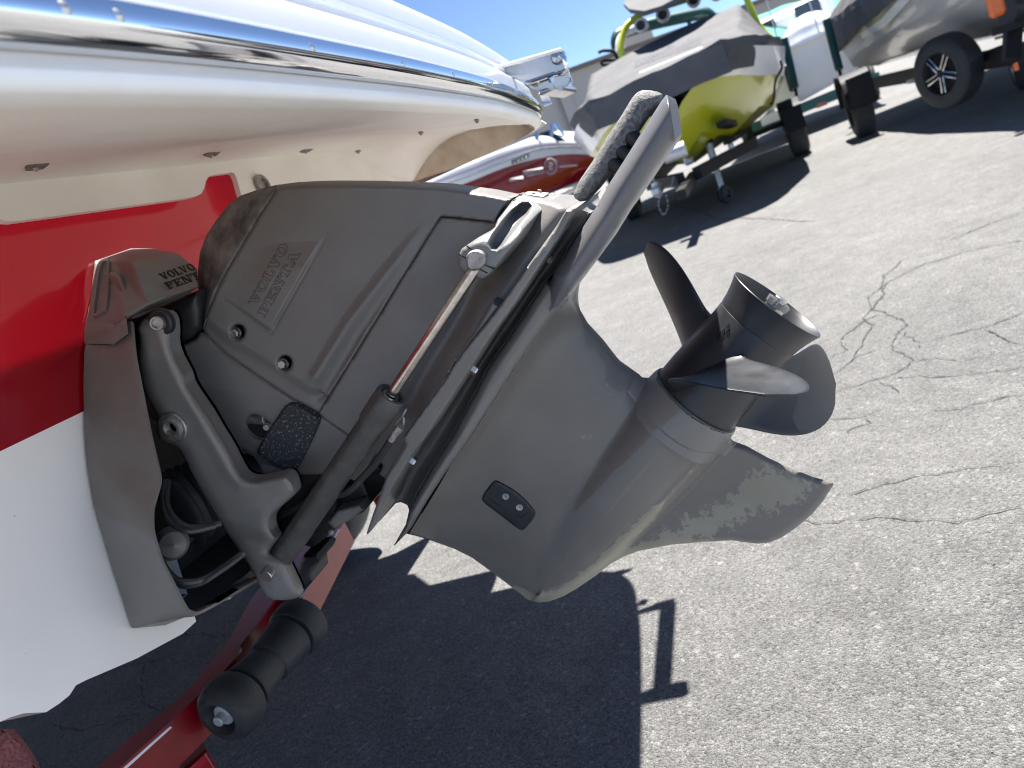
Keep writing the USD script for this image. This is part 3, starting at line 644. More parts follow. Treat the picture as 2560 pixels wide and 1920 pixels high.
m_gear = usdkit.material(stage, '/World/Looks/worn_paint', {
    'w': ('attribute', {'attribute': 'wear'}), 'g': ('geometry', {}),
    'n1': ('noise_texture', {'scale': 60.0, 'detail': 12.0, 'roughness': 0.78}), 'map': ('mapping', {'scale': (1.0, 1.0, 1.0)}),
    'n2': ('noise_texture', {'scale': 9.0, 'detail': 4.0}), 'n3': ('noise_texture', {'scale': 600.0, 'detail': 2.0}),
    's': ('math', {'math_type': 'multiply_add', 'value2': 2.4}), 'm': ('map_range', {'from_min': 1.66, 'from_max': 1.74, 'to_min': 0.0, 'to_max': 1.0, 'clamp': True}),
    'spec': ('map_range', {'from_min': 0.70, 'from_max': 0.76, 'to_min': 0.0, 'to_max': 0.35, 'clamp': True}),
    'c0': ('rgb_ramp', {'ramp': [(0.3, (0.112, 0.100, 0.087)), (0.7, (0.145, 0.131, 0.116))]}),
    'c1': ('rgb_ramp', {'ramp': [(0.3, (0.185, 0.168, 0.125)), (0.7, (0.26, 0.237, 0.185))]}),
    'mx': ('mix_color', {}), 'mr': ('mix_float', {'a': 0.46, 'b': 0.62}), 'b': ('bump', {'strength': 0.12, 'distance': 0.002}), 'p': ('principled_bsdf', {})},
    [('g.position', 'n1.vector'), ('g.position', 'n2.vector'), ('g.position', 'n3.vector'), ('w.fac', 's.value3'), ('n1.fac', 's.value1'), ('s.value', 'm.value'),
     ('n2.fac', 'c0.fac'), ('n2.fac', 'c1.fac'), ('m.result', 'mx.fac'), ('c0.color', 'mx.a'), ('c1.color', 'mx.b'), ('mx.result', 'p.base_color'),
     ('m.result', 'mr.fac'), ('mr.result', 'p.roughness'), ('n3.fac', 'b.height'), ('b.normal', 'p.normal')], surface='p.BSDF')
gear = obj('lower_unit', gearm, m_gear, drive, smooth=True, floats={'wear': np.concatenate([wear, wear])}, label='dark lower unit with paint worn off along the skeg')
# water intake
intake = chaikin(c('D2', (430, 556), (450, 556), (545, 610), (620, 690), (624, 720), (575, 782), (550, 785), (470, 720), (380, 655), (376, 630)), 2)
ig = lambda P: y_gear(P, np.full(len(P), 99.0))
ik = obj('water_intake', relief(intake, lambda P, d: ig(P) - 0.003 + rnd(d, 0.002), back=lambda P, d: ig(P) + 0.008, step=4), m_black, drive, label='black water intake grille with two screws')
inner = chaikin(c('D2', (400, 640), (470, 685), (560, 755), (600, 712), (590, 700), (540, 740), (470, 680), (410, 632)), 1)
obj('intake_slot', relief(inner, lambda P, d: ig(P) - 0.0045 + rnd(d, 0.001), back=lambda P, d: ig(P) + 0.002, step=3), m_rubber, ik)
for q in ((487, 628), (551, 678)):
    p = atY(c('D2', q), float(ig(c('D2', q))[0]) - 0.003)[0]
    obj('intake_screw', lathe(p + [0, .003, 0], p - [0, .003, 0], [(0, .0005), (0, .0052), (.0042, .0052), (.005, .0045), (.005, .002), (.004, .0005)], 20), m_dsteel, ik)

# bearing carrier ring and propeller
obj('carrier_ring', lathe(HUB0 - A * 0.052, HUB0 + A * 0.002, [(0, 0.058), (0, 0.0655), (0.003, 0.0665), (0.03, 0.0655), (0.048, 0.0635), (0.052, 0.062), (0.052, 0.05)], 72), m_paint, drive, smooth=40)
ringm = lathe(HUB0 - A * 0.052, HUB0 + A * 0.002, [(0, 0.058), (0, 0.0655), (0.003, 0.0665), (0.03, 0.0655), (0.048, 0.0635), (0.052, 0.062)], 72)
car = c('C6', (44, 1188), (130, 1288), (240, 1417), (330, 1498), (400, 1547), (480, 1589), (560, 1607), (640, 1611), (722, 1645), (804, 1546), (785, 1528), (757, 1526), (748, 1490), (762, 1442), (690, 1432), (620, 1414), (500, 1348), (420, 1282), (345, 1204), (296, 1132), (268, 1072), (250, 1080), (200, 1093), (152, 1087), (128, 1062), (118, 1058))
cp_, ct_, cd_, ci_ = fill(car, 4.0); cw_, cn_ = hit(cp_, cat(gearm, ringm)); ok_ = ~np.isnan(cw_).any(1)
for k in np.where(~ok_)[0]: b_ = np.linalg.norm(cp_[ok_] - cp_[k], axis=1).argmin(); cw_[k] = EYE + rays(cp_[k:k + 1])[0] * ((cw_[ok_][b_] - EYE) @ _f)
dv_ = -rays(cp_); dv_ /= np.linalg.norm(dv_, axis=1, keepdims=True)
obj('bearing_carrier', solid(cp_, ct_, ci_, cw_ + dv_ * (0.0022 - rnd(cd_, 0.0012, 2400))[:, None], cw_ - dv_ * 0.004), m_paint, drive, smooth=40, label='bearing carrier collar with a stepped seam ahead of the propeller')
prop = obj('propeller', lathe(HUB0, HUB0 + A * 0.156, [(0.0, 0.050), (0.0, 0.0578), (0.001, 0.0586), (0.03, 0.0578), (0.06, 0.0558), (0.09, 0.0538), (0.108, 0.0534), (0.1185, 0.0536), (0.1195, 0.0531), (0.121, 0.0538), (0.130, 0.0550), (0.140, 0.0574), (0.149, 0.0603), (0.1552, 0.0628), (0.1562, 0.0622), (0.150, 0.0580), (0.13, 0.0525), (0.06, 0.051), (0.058, 0.02), (0.058, 0.0005)], 96), m_black, drive, smooth=40, label='black three bladed propeller with an exhaust hub')
_, PU, PV = frame(A)
def blade(th, pitch=0.70, R=0.182, rh=0.050, s0=0.0412, rake=0.03, W1=0.37, W2=0.438, skew=0.493):
    top, bot = [], []
    for r in np.linspace(rh, R, 26):
        x = (r - rh) / (R - rh); e = (0.80 + 0.55 * x - 0.2 * x * x + 0.22 * math.exp(-x / 0.14)) * math.sqrt(max(1 - x ** 3.2, 0)) + 2e-3
        q = np.linspace(-1, 1, 29); ph = np.where(q < 0, q * W1, q * W2) * e + skew * x
        tt = (0.0042 * (1 - 0.75 * x)) * np.sqrt(np.clip(1 - q ** 2, 0, 1)) + 0.0005
        tt = tt + 0.009 * np.exp(-x / 0.05)
        pos = HUB0 + A * (s0 + pitch / (2 * np.pi) * ph + rake * (r - rh))[:, None] + r * (np.cos(th + ph)[:, None] * PU + np.sin(th + ph)[:, None] * PV)
        tang = A * (pitch / (2 * np.pi)) + r * (-np.sin(th + ph)[:, None] * PU + np.cos(th + ph)[:, None] * PV)
        rad = np.cos(th + ph)[:, None] * PU + np.sin(th + ph)[:, None] * PV + A * rake
        n = np.cross(tang, rad); n /= np.linalg.norm(n, axis=1, keepdims=True)
        top.append(pos + n * tt[:, None]); bot.append(pos - n * tt[:, None])
    rows = [np.vstack([t, b[::-1]]) for t, b in zip(top, bot)]
    m = skin(rows); k = len(rows[0]); e = (len(rows) - 1) * k
    capf = [[e + j, e + j + 1, e + k - 2 - j] for j in range(k // 2 - 1)] + [[e + j, e + k - 2 - j, e + k - 1 - j] for j in range(k // 2 - 1)]
    return trimesh.Trimesh(m.vertices, np.vstack([m.faces, capf]), process=False)
for k in range(3):
    obj('blade', blade(-0.438 + 2 * math.pi / 3 * k), m_black, prop, smooth=50)
obj('shaft_nut', cat(cyl(HUB0 + A * 0.06, HUB0 + A * 0.135, 0.030, 32), ), m_black, prop)
nut = cat(cyl(HUB0 + A * 0.135, HUB0 + A * 0.139, 0.022, 28), cyl(HUB0 + A * 0.139, HUB0 + A * 0.152, 0.0135, 6), cyl(HUB0 + A * 0.150, HUB0 + A * 0.164, 0.0085, 24, bevel=0.001))
nut = cat(nut, *[bar(HUB0 + A * 0.152 + 0.012 * (math.cos(t) * PU + math.sin(t) * PV), HUB0 + A * 0.160 + 0.013 * (math.cos(t) * PU + math.sin(t) * PV), 0.006, 0.003, up=PU) for t in np.arange(6) * np.pi / 3])
obj('castle_nut', nut, m_steel, prop)
# cast part number on the hub, wrapped on its barrel
def hub_text(text, s, n_, h):
    m = meshkit.text_mesh(text, h, 0.0012, bold=True); v = np.asarray(m.vertices).copy()
    q = atY(c('C6', (665, 840)), -0.05)[0] - HUB0
    q1 = atY(c('C6', (755, 745)), -0.05)[0] - HUB0
    s0, s1 = q @ A, q1 @ A
    phi = math.atan2(q @ PV, q @ PU); phi = PHI0
    w = v[:, 0].max(); L = 0.037
    X = s0 + v[:, 0] / w * (s1 - s0) * 1.0; ph = PHI0 + (PHI1 - PHI0) * v[:, 0] / w - PDIR * v[:, 1] / 0.058
    r = 0.0576 + v[:, 2]
    m.vertices = HUB0 + A * X[:, None] + r[:, None] * (np.cos(ph)[:, None] * PU + np.sin(ph)[:, None] * PV)
    return m
def hub_phi(px):
    """Angle round the barrel of the hub that the sight line meets first."""
    r = rays(px)[0]; o = EYE - HUB0; oa, ra = o - A * (o @ A), r - A * (r @ A)
    qa, qb, qc = ra @ ra, 2 * oa @ ra, oa @ oa - 0.0536 ** 2
    t = (-qb - math.sqrt(max(qb * qb - 4 * qa * qc, 0))) / (2 * qa); p = o + r * t
    return math.atan2(p @ PV, p @ PU), p @ A
(PHI0, S0_), (PHI1, S1_) = hub_phi(c('C6', (672, 838))), hub_phi(c('C6', (757, 752)))
PDIR = 1.0 if hub_phi(c('C6', (650, 815)))[0] < hub_phi(c('C6', (680, 850)))[0] else -1.0
def hub_text(text, h):
    m = meshkit.text_mesh(text, h, 0.0012, bold=True); v = np.asarray(m.vertices).copy(); w = v[:, 0].max()
    X = S0_ + v[:, 0] / w * (S1_ - S0_); ph = PHI0 + (PHI1 - PHI0) * v[:, 0] / w - PDIR * v[:, 1] / 0.0536 * 0.7
    X = X + 0.7 * v[:, 1]
    r = 0.0532 + v[:, 2] * 1.5
    m.vertices = HUB0 + A * X[:, None] + r[:, None] * (np.cos(ph)[:, None] * PU + np.sin(ph)[:, None] * PV); return m
obj('part_number', hub_text('VE 29 12', 0.0070), m_marks_shade, prop, smooth=False)

# transom shield: outer foot on the transom, rim standing aft, hollow inside
XR = 0.10
O_px = c('C7', (128, 330), (112, 400), (100, 470), (97, 600), (99, 690), (100, 780), (106, 870), (115, 950), (140, 1100), (175, 1220), (220, 1370), (270, 1520), (300, 1611))
R_px = c('C7', (287, 335), (292, 400), (299, 480), (330, 640), (348, 730), (365, 820), (385, 900), (410, 1008), (374, 1130), (376, 1220), (412, 1340), (462, 1435), (505, 1520))
O3 = atX(O_px, 0.004); R3 = atX(R_px, XR)
cor_o = atX(c('C7', (440, 1597)), 0.004)[0]; cor_r = atX(c('C7', (525, 1553)), XR)[0]
ob = np.array([[0.004, cor_o[1], cor_o[2]]]); rb = np.array([[XR, cor_r[1], cor_r[2]]])
zb = cor_r[2] - 0.006
O3 = np.vstack([O3, ob, [[0.004, 0.0, cor_o[2] - 0.02]]]); R3 = np.vstack([R3, rb, atX(c('C7', (560, 1566), (640, 1525), (735, 1470), (830, 1415)), np.array([.10, .088, .066, .045]))])
_e = R3[-1] + (R3[-1] - R3[-3]) * (R3[-1][1] / (R3[-3][1] - R3[-1][1])); R3 = np.vstack([R3, [[.045, 0.0, R3[-1][2] + .004]]])
O3 = np.vstack([O3[:-1], O3[-2:-1] * [1, 0.8, 1] + [0, 0, -0.004], O3[-1:]])
def lerp_curve(p, n):
    s = np.concatenate([[0], np.cumsum(np.ones(len(p) - 1))]); t = np.linspace(0, s[-1], n)
    return np.stack([np.interp(t, s, p[:, k]) for k in range(3)], 1)
NO = 120
oc, rc = lerp_curve(O3, NO), lerp_curve(R3, NO)
for _ in range(2):
    for arr in (rc,): arr[1:-1] = (arr[:-2] + 2 * arr[1:-1] + arr[2:]) / 4
cen = np.array([0, 0.0, 0.80])
inw = rc - np.array([0, 1, 0]) * rc[:, 1:2] * 0 - cen; inw = -(inw * [0, 1, 1]); inw /= np.linalg.norm(inw, axis=1, keepdims=True)
rows = [oc, oc * 0.75 + rc * 0.25, oc * 0.4 + rc * 0.6, oc * 0.06 + rc * 0.94, rc + inw * 0.0015 + [0.0015, 0, 0], rc + inw * 0.006 + [0.001, 0, 0], rc + inw * 0.009 + [-0.004, 0, 0], (rc * .5 + oc * .5) * [0, 1, 1] + inw * 0.012 + [0.05, 0, 0], (rc * .12 + oc * .88) * [0, 1, 1] + inw * 0.016 + [0.015, 0, 0], (rc * .12 + oc * .88) * [0, 1, 1] + inw * 0.034 + [-0.06, 0, 0], np.repeat(cen[None], NO, 0) * [0, 1, 1] + [-0.075, 0, 0] + (rc - cen) * [0, 0.5, 0.5], np.repeat(cen[None], NO, 0) * [0, 1, 1] + [-0.078, 0, 0] + (rc - cen) * [0, 0.02, 0.02]]
TUB_HOLE = ((rc * .12 + oc * .88) * [0, 1, 1] + inw * 0.020)[:, 1:]
half = skin(rows[:7], wrap=False); tub = skin(rows[6:], wrap=False)
shield = obj('transom_shield', cat(half, mirror(half)), m_paint, drive, smooth=40)
obj('shield_tub', cat(tub, mirror(tub)), m_tub_shade, drive, smooth=40)
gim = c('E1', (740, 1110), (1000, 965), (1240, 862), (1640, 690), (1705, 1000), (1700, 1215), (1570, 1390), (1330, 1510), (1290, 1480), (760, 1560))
obj('gimbal_housing', relief(gim, lambda P, d: -0.085 + rnd(d, 0.02), back=0.0), m_tub_shade, drive)  # block added behind the fork, interior shade put into its dark colour
# hood over the top of the shield
H = {k: atX(c('E1', p), x)[0] for k, p, x in (('A', (205, 290), .006), ('B', (700, 118), .006), ('C', (1000, 118), .010), ('D', (1350, 185), .055), ('E', (1610, 395), .09), ('F', (1650, 650), .135), ('G', (1210, 803), .140), ('M', (930, 908), .134), ('I', (640, 1068), .107), ('J', (106, 1112), .008), ('L', (742, 320), .112), ('K', (440, 262), .035), ('N', (100, 1300), .006), ('O', (668, 1300), .103))}
hf = [('A', 'J', 'K'), ('J', 'I', 'K'), ('K', 'I', 'M'), ('K', 'M', 'L'), ('A', 'K', 'B'), ('K', 'L', 'B'), ('B', 'L', 'C'), ('L', 'D', 'C'), ('L', 'M', 'G'), ('L', 'G', 'D'), ('D', 'G', 'E'), ('E', 'G', 'F'), ('J', 'N', 'I'), ('N', 'O', 'I')]
hk = list(H); ix = {k: i for i, k in enumerate(hk)}; HV = np.array([H[k] for k in hk]); HFc = np.array([[ix[a] for a in f] for f in hf])
v_, f_ = HV, HFc
for _ in range(4): v_, f_ = trimesh.remesh.subdivide(v_, f_)
hm = trimesh.Trimesh(v_, f_, process=True); hm.merge_vertices(); bdv = np.unique(hm.edges_sorted[trimesh.grouping.group_rows(hm.edges_sorted, require_count=1)])
adj = hm.vertex_neighbors; vv = np.array(hm.vertices)
for _ in range(7):
    nv_ = vv.copy()
    for k in range(len(vv)):
        nv_[k] = 0.5 * vv[k] + 0.5 * vv[adj[k]].mean(0)
    nv_[bdv] = vv[bdv]; vv = nv_
hm = trimesh.Trimesh(vv, hm.faces, process=False)
bk_ = vv.copy(); bk_[:, 0] = np.maximum(vv[:, 0] - 0.035, 0.002); bk_ = bk_ * [1, 0.97, 1] + [0, 0, -0.004]
ed_ = hm.edges[trimesh.grouping.group_rows(hm.edges_sorted, require_count=1)]; nq = len(vv)
hood = trimesh.Trimesh(np.vstack([vv, bk_]), np.vstack([hm.faces, hm.faces[:, ::-1] + nq, np.stack([ed_[:, 1], ed_[:, 0], ed_[:, 0] + nq], 1), np.stack([ed_[:, 1], ed_[:, 0] + nq, ed_[:, 1] + nq], 1)]), process=False)
hd = obj('shield_hood', hood, m_paint, drive, smooth=45)
# vent-shaped recess on the flank of the hood
def onplane(px, a, b, c_):
    n = np.cross(H[b] - H[a], H[c_] - H[a]); n /= np.linalg.norm(n); r = rays(px); t = ((H[a] - EYE) @ n) / (r @ n); return EYE + r * t[:, None], n
def on_hood_body(ring, hs, h, name, m_, par, step=2.0):
    b = decal(ring, hm, h, step, hs)
    if b is not None: obj(name, b, m_, par, smooth=30)
ring_o = chaikin(c('E1', (272, 318), (372, 268), (440, 262), (402, 960), (345, 1005), (200, 1085), (182, 1050)), 2)
ring_i = np.array(Polygon(ring_o).buffer(-5.5).exterior.coords)[:-1]
on_hood_body(ring_o, [ring_i], 0.003, 'hood_panel', m_paint, hd, 3.0)
# printed lettering on the hood's aft face
def plane_letters(text, o, U, Vv, abc, name, m_, par):
    for g in word(text, 1.0):
        for q in getattr(g, 'geoms', [g]):
            T = lambda r: o + np.asarray(r)[:, :1] * U + np.asarray(r)[:, 1:2] * Vv
            on_hood_body(T(np.array(q.exterior.coords)[:-1]), [T(np.array(r.coords)[:-1]) for r in q.interiors], 0.0008, name, m_, par)
E1 = lambda x, y: np.array([x, y]) / 5.53
plane_letters('VOLVO', c('E1', (1158, 553))[0], E1(452, -150), E1(-78, -80), ('L', 'G', 'D'), 'hood_letter', m_marks_shade, hd)
plane_letters('PENTA', c('E1', (1225, 685))[0], E1(600, -205), E1(-72, -86), ('L', 'G', 'D'), 'hood_letter', m_marks_shade, hd)

# bellows, hoses and cable inside the shield
bc0 = atX(c('D7', (250, 800)), 0.03)[0]
bc = np.array([0.02, 0.0, 0.80]); be = np.array([0.20, 0.0, 0.83])
q0 = atY(c('D7', (330, 850)), -0.02)[0]
bdir = np.array([0.72, 0.62, 0.24]); bdir /= np.linalg.norm(bdir)
prof = [(0, 0.0005)] + [(0.0062 * k, 0.054 + (0.006 if k % 2 else 0) - 0.0010 * k) for k in range(15)] + [(0.090, 0.036), (0.12, 0.034), (0.12, .0005)]
BO = atY(c('C7', (590, 1060)), -0.120)[0]; bdir = atY(c('C7', (690, 1000)), -0.085)[0] - BO; bdir /= np.linalg.norm(bdir); BO = BO - bdir * 0.04
obj('bellows', lathe(BO, BO + bdir, [(s, r) for s, r in prof], 60), m_bellows, drive, smooth=60)
obj('hose_clamp', lathe(BO + bdir * 0.090, BO + bdir * 0.102, [(0, 0.0365), (0, 0.0392), (0.011, 0.0389), (0.011, 0.0360)], 60), m_steel, drive)
for pts, r in (((((165, 700), (160, 850), (190, 960), (270, 1025), (360, 1045), (520, 1010)), 0.0036)), (((190, 700), (180, 830), (215, 930), (300, 1005), (420, 1020), (560, 990)), 0.0042), (((140, 1240), (190, 1330), (280, 1395), (420, 1385), (560, 1310), (715, 1195)), 0.0050), (((150, 1290), (220, 1375), (300, 1425), (420, 1405), (520, 1345), (700, 1215)), 0.0032)):
    xs = np.linspace(0.05, 0.13, len(pts))
    obj('control_cable', tube(np.vstack([atX(np.array([q]) , x) for q, x in zip(c('D7', *pts), xs)]), r, 10, 50), m_bellows, drive)
pl = atX(c('D7', (415, 1575), (640, 1437), (685, 1445), (462, 1592)), 0.088)
plate_n = np.cross(pl[1] - pl[0], pl[3] - pl[0]); plate_n /= np.linalg.norm(plate_n); plate_n *= np.sign(plate_n[2])
pt = obj('rating_plate', trimesh.convex.convex_hull(np.vstack([pl + plate_n * 0.004, pl + plate_n * 0.0055])), m_cyl, drive, label='small metal rating plate inside the shield')
obj('boss', lathe(atX(c('D7', (215, 1130)), 0.03)[0], atX(c('D7', (240, 1150)), 0.06)[0], [(0, 0.0005), (0, 0.022), (0.02, 0.016), (0.03, 0.0005)], 24), m_paint, drive)

# ================================================================== THE NEAR BOAT
m_galvd = mat('zinc_plated', (0.42, 0.42, 0.42), 0.4, 0.5, var=0.15, vscale=60)
m_dimple = mat('torn_gelcoat', (0.10, 0.085, 0.075), 0.8, color2=(0.26, 0.23, 0.20), vscale=120)
boat = thing('motorboat', 'white motorboat with red upper transom and swim platform overhead, carrying the stern drive', 'motorboat', (0.0, 0.0, 0.5))
bot = atX(c('D1', (1085, 782), (1010, 850), (760, 985), (480, 1105), (420, 1135), (385, 1190), (330, 1235), (255, 1284), (130, 1290), (60, 1312), (0, 1337)), 0.0)
prof = [(0.0, 0.70), (0.205, 0.69)] + [(-q[1], q[2]) for q in bot]          # (half beam, z) outwards from the keel
last = prof[-1]; prof += [(last[0] + 0.28, last[1] + 0.085), (1.08, 0.90), (1.16, 0.98), (1.20, 1.22)]
prof = np.array(prof)
def hull_row(x, k, lift): return np.vstack([[(x, -y * k, z * 1.0 + lift * (1.25 - z)) for y, z in prof[::-1]], [(x, y * k, z + lift * (1.25 - z)) for y, z in prof[1:]]])
hull_rows = [hull_row(x, k, l) for x, k, l in ((0.0, 1, 0), (-0.8, 1.0, 0), (-2.0, 1.0, .01), (-3.4, .95, .05), (-4.6, .70, .2), (-5.3, .40, .42), (-5.7, .08, .7))]
hs = skin(hull_rows, wrap=False)
tv = hull_rows[0]; poly = Polygon(tv[:, 1:]).buffer(0)
ZC = 0.912
hole_p = Polygon(np.vstack([TUB_HOLE, (TUB_HOLE * [-1, 1])[::-1]])).buffer(0)
def panel(lo, hi, x0=-0.012, x1=0.0):
    pz = poly.intersection(sbox(-3, lo, 3, hi)).difference(hole_p); return cat(*[extr(g_, x0, x1, [0, 0, 0], np.array([0, 1.0, 0]), np.array([0, 0, 1.0]), np.array([1.0, 0, 0])) for g_ in getattr(pz, 'geoms', [pz])])
m_hull2 = usdkit.material(stage, '/World/Looks/two_tone_gelcoat', {
    'g': ('geometry', {}), 's': ('separate_xyz', {}), 'm': ('math', {'math_type': 'greater_than', 'value2': ZC}),
    'n': ('noise_texture', {'scale': 5.0, 'detail': 6.0}), 'n2': ('noise_texture', {'scale': 260.0, 'detail': 2.0}), 'sp': ('map_range', {'from_min': 0.75, 'from_max': 0.80, 'to_min': 0.0, 'to_max': 0.5, 'clamp': True}),
    'w': ('rgb_ramp', {'ramp': [(0.3, (0.80, 0.79, 0.775)), (0.7, (0.86, 0.855, 0.85))]}), 'mx': ('mix_color', {'b': (0.26, 0.002, 0.009)}),
    'md': ('mix_color', {'b': (0.12, 0.10, 0.08)}), 'p': ('principled_bsdf', {'roughness': 0.20, 'coat_weight': 0.5, 'coat_roughness': 0.05})},
    [('g.position', 's.vector'), ('s.z', 'm.value1'), ('g.position', 'n.vector'), ('g.position', 'n2.vector'), ('n.fac', 'w.fac'), ('n2.fac', 'sp.value'), ('w.color', 'md.a'), ('sp.result', 'md.fac'), ('md.result', 'mx.a'), ('m.value', 'mx.fac'), ('mx.result', 'p.base_color')], surface='p.BSDF')
hull = obj('hull', hs, m_hull2, boat, smooth=30, label='white hull with a red band above')
m_tw = usdkit.material(stage, '/World/Looks/transom_white', {
    'g': ('geometry', {}), 'n': ('noise_texture', {'scale': 5.0, 'detail': 6.0}), 'n2': ('noise_texture', {'scale': 170.0, 'detail': 2.0}), 'sp': ('map_range', {'from_min': 0.77, 'from_max': 0.80, 'to_min': 0.0, 'to_max': 0.7, 'clamp': True}),
    'w': ('rgb_ramp', {'ramp': [(0.3, (0.80, 0.79, 0.775)), (0.7, (0.86, 0.855, 0.85))]}), 'md': ('mix_color', {'b': (0.10, 0.08, 0.06)}), 'p': ('principled_bsdf', {'roughness': 0.22, 'coat_weight': 0.4, 'coat_roughness': 0.05})},
    [('g.position', 'n.vector'), ('g.position', 'n2.vector'), ('n.fac', 'w.fac'), ('n2.fac', 'sp.value'), ('w.color', 'md.a'), ('sp.result', 'md.fac'), ('md.result', 'p.base_color')], surface='p.BSDF')
obj('transom_lower', panel(0.3, ZC), m_tw, boat, smooth=False, label='white lower transom')
obj('transom_upper', panel(ZC, 1.22), m_red, boat, smooth=False, label='glossy red upper transom')
deck = extr(Polygon([(y, x) for x, y in [(0.0, -1.06), (-.12, -1.15), (-.30, -1.33), (-.6, -1.36), (-2.0, -1.36), (-3.4, -1.26), (-4.6, -.94), (-5.3, -.55), (-5.7, -.12), (-5.7, .12), (-5.3, .55), (-4.6, .94), (-3.4, 1.26), (-2.0, 1.36), (-.6, 1.36), (-.30, 1.33), (-.12, 1.15), (0, 1.06)]]), 1.205, 1.225, [0, 0, 0], np.array([0, 1.0, 0]), np.array([1.0, 0, 0]), np.array([0, 0, 1.0]))
obj('deck', deck, m_white, boat, smooth=False)

# swim platform: section carried along its curved edge (plan X over Y)
edge = curve(np.array([(-1.30, 0.05), (-1.28, 0.25), (-1.18, 0.42), (-1.0, 0.495), (-0.62, 0.527), (-0.24, 0.528), (0.10, 0.518), (0.40, 0.502), (0.70, 0.478), (0.88, 0.455), (0.99, 0.425), (1.05, 0.36), (1.07, 0.22), (1.072, 0.03)]), 150)
ed = np.stack([edge[:, 1], edge[:, 0]], 1)                      # (x, y)
tn = np.gradient(ed, axis=0); tn /= np.linalg.norm(tn, axis=1, keepdims=True); nn = np.stack([tn[:, 1], -tn[:, 0]], 1)   # outward
if nn[75, 0] < 0: nn = -nn
zl = np.interp(ed[:, 1], [-1.3, -0.6, 0.3, 1.05], [1.097, 1.097, 1.099, 1.092])   # bottom of the rail
def sweep(sec, closed=False, a=0, b=None):
    rows = [np.column_stack([ed + nn * n, zl + z])[a:b] for n, z in sec]
    return skin(rows, wrap=False, closed=closed)
def arc(c0, r, a0, a1, k): return [(c0[0] + r[0] * math.cos(t), c0[1] + r[1] * math.sin(t)) for t in np.linspace(math.radians(a0), math.radians(a1), k)]
top_sec = [(n_, z_ + .006) for n_, z_ in [(-0.004, 0.026), (-0.001, 0.027), (0.000, 0.030)] + [(0.0005, 0.044)] + arc((-0.006, 0.050), (0.006, 0.006), 0, 60, 4) + [(-0.010, 0.058), (-0.0115, 0.064), (-0.0115, 0.070)] + [(-0.010, 0.074), (-0.0085, 0.078), (-0.0085, 0.094)] + arc((-0.020, 0.097), (0.0115, 0.012), 0, 80, 6) + [(-0.06, 0.112), (-0.25, 0.116), (-0.47, 0.118)]]
obj('platform_top', sweep(top_sec), m_white, boat, smooth=45)
m_lip = mat('platform_lip', (0.70, 0.68, 0.645), 0.4, color2=(0.76, 0.75, 0.725), vscale=9, ramp=(0.3, 0.7))
lip_sec = [(-0.004, 0.002)] + arc((-0.010, -0.008), (0.009, 0.010), 40, -80, 7) + [(-0.016, -0.0195), (-0.022, -0.0195)]
obj('platform_lip', sweep(lip_sec), m_lip, boat, smooth=60)
rail_sec = arc((-0.002, 0.0160), (0.014, 0.0158), -92, 92, 14)
rail = obj('rub_rail', sweep(rail_sec), m_chrome, boat, smooth=60)
# screws along the rail
for px in ((345, 77), (194, 60), (765, 130), (1000, 165), (1137, 192), (1227, 213), (1285, 228), (1325, 242)):
    d_ = np.linalg.norm(project(np.column_stack([ed + nn * 0.011, zl + 0.0160])) - np.array(px), axis=1); i = int(np.argmin(d_))
    p = np.array([*(ed[i] + nn[i] * 0.0095), zl[i] + 0.0160]); n3 = np.array([*nn[i], 0.0])
    obj('rail_screw', lathe(p, p + n3 * 0.004, [(0, 0.0005), (0, 0.0042), (0.0022, 0.0038), (0.0032, 0.002), (0.0034, 0.0005)], 14), m_steel, rail)
# underside: lofted from the lip to the crease over the transom skirt, running down to a mottled beige wall at its far end
wall_top = np.vstack([c('E4', (150, 762), (240, 610), (330, 480), (450, 360), (580, 272), (740, 215), (900, 160), (1050, 125), (1200, 110), (1300, 60), (1380, 40), (1500, 62), (1600, 118))])
wall_bot = c('E4', (1612, 128), (1500, 205), (1000, 455), (600, 620), (150, 768))
YW = 1.03
wt3, wb3 = atY(wall_top, YW), atY(wall_bot, YW)
wp_ = Polygon(np.vstack([wt3, wb3])[:, [0, 2]]).buffer(0)
obj('platform_end_wall', extr(wp_, 0, 0.012, [0, YW, 0], np.array([1.0, 0, 0]), np.array([0, 0, 1.0]), np.array([0, 1.0, 0])), m_beige, boat, smooth=30, label='mottled beige inner end wall of the platform moulding')
wx, wz = wt3[::1, 0], wt3[:, 2]; so = np.argsort(wx); wx, wz = wx[so], wz[so]
yy = np.linspace(-1.25, YW - 0.001, 130); tt = np.linspace(0, 1, 44)
ex = np.interp(yy, edge[:, 0], edge[:, 1]); ez = np.interp(yy, edge[:, 0], zl)
rows = []
for t in tt:
    x = 0.03 + (ex - 0.022 - 0.03) * (1 - t)
    z0, z1 = ez - 0.019, 1.192 + 0 * ez
    z = z0 + (z1 - z0) * (smooth01(t * 1.15) * 0.45 + 0.55 * t ** 0.9)
    zw = np.interp(x, wx, wz)
    k = smooth01((yy - 0.45 - 0.10 * t) / (YW - 0.45 - 0.10 * t)) ** 1.6
    rows.append(np.column_stack([x, yy, z * (1 - k) + zw * k]))
und = skin(rows, wrap=False)
obj('platform_underside', und, m_under, boat, smooth=60, label='cream moulded underside of the swim platform')
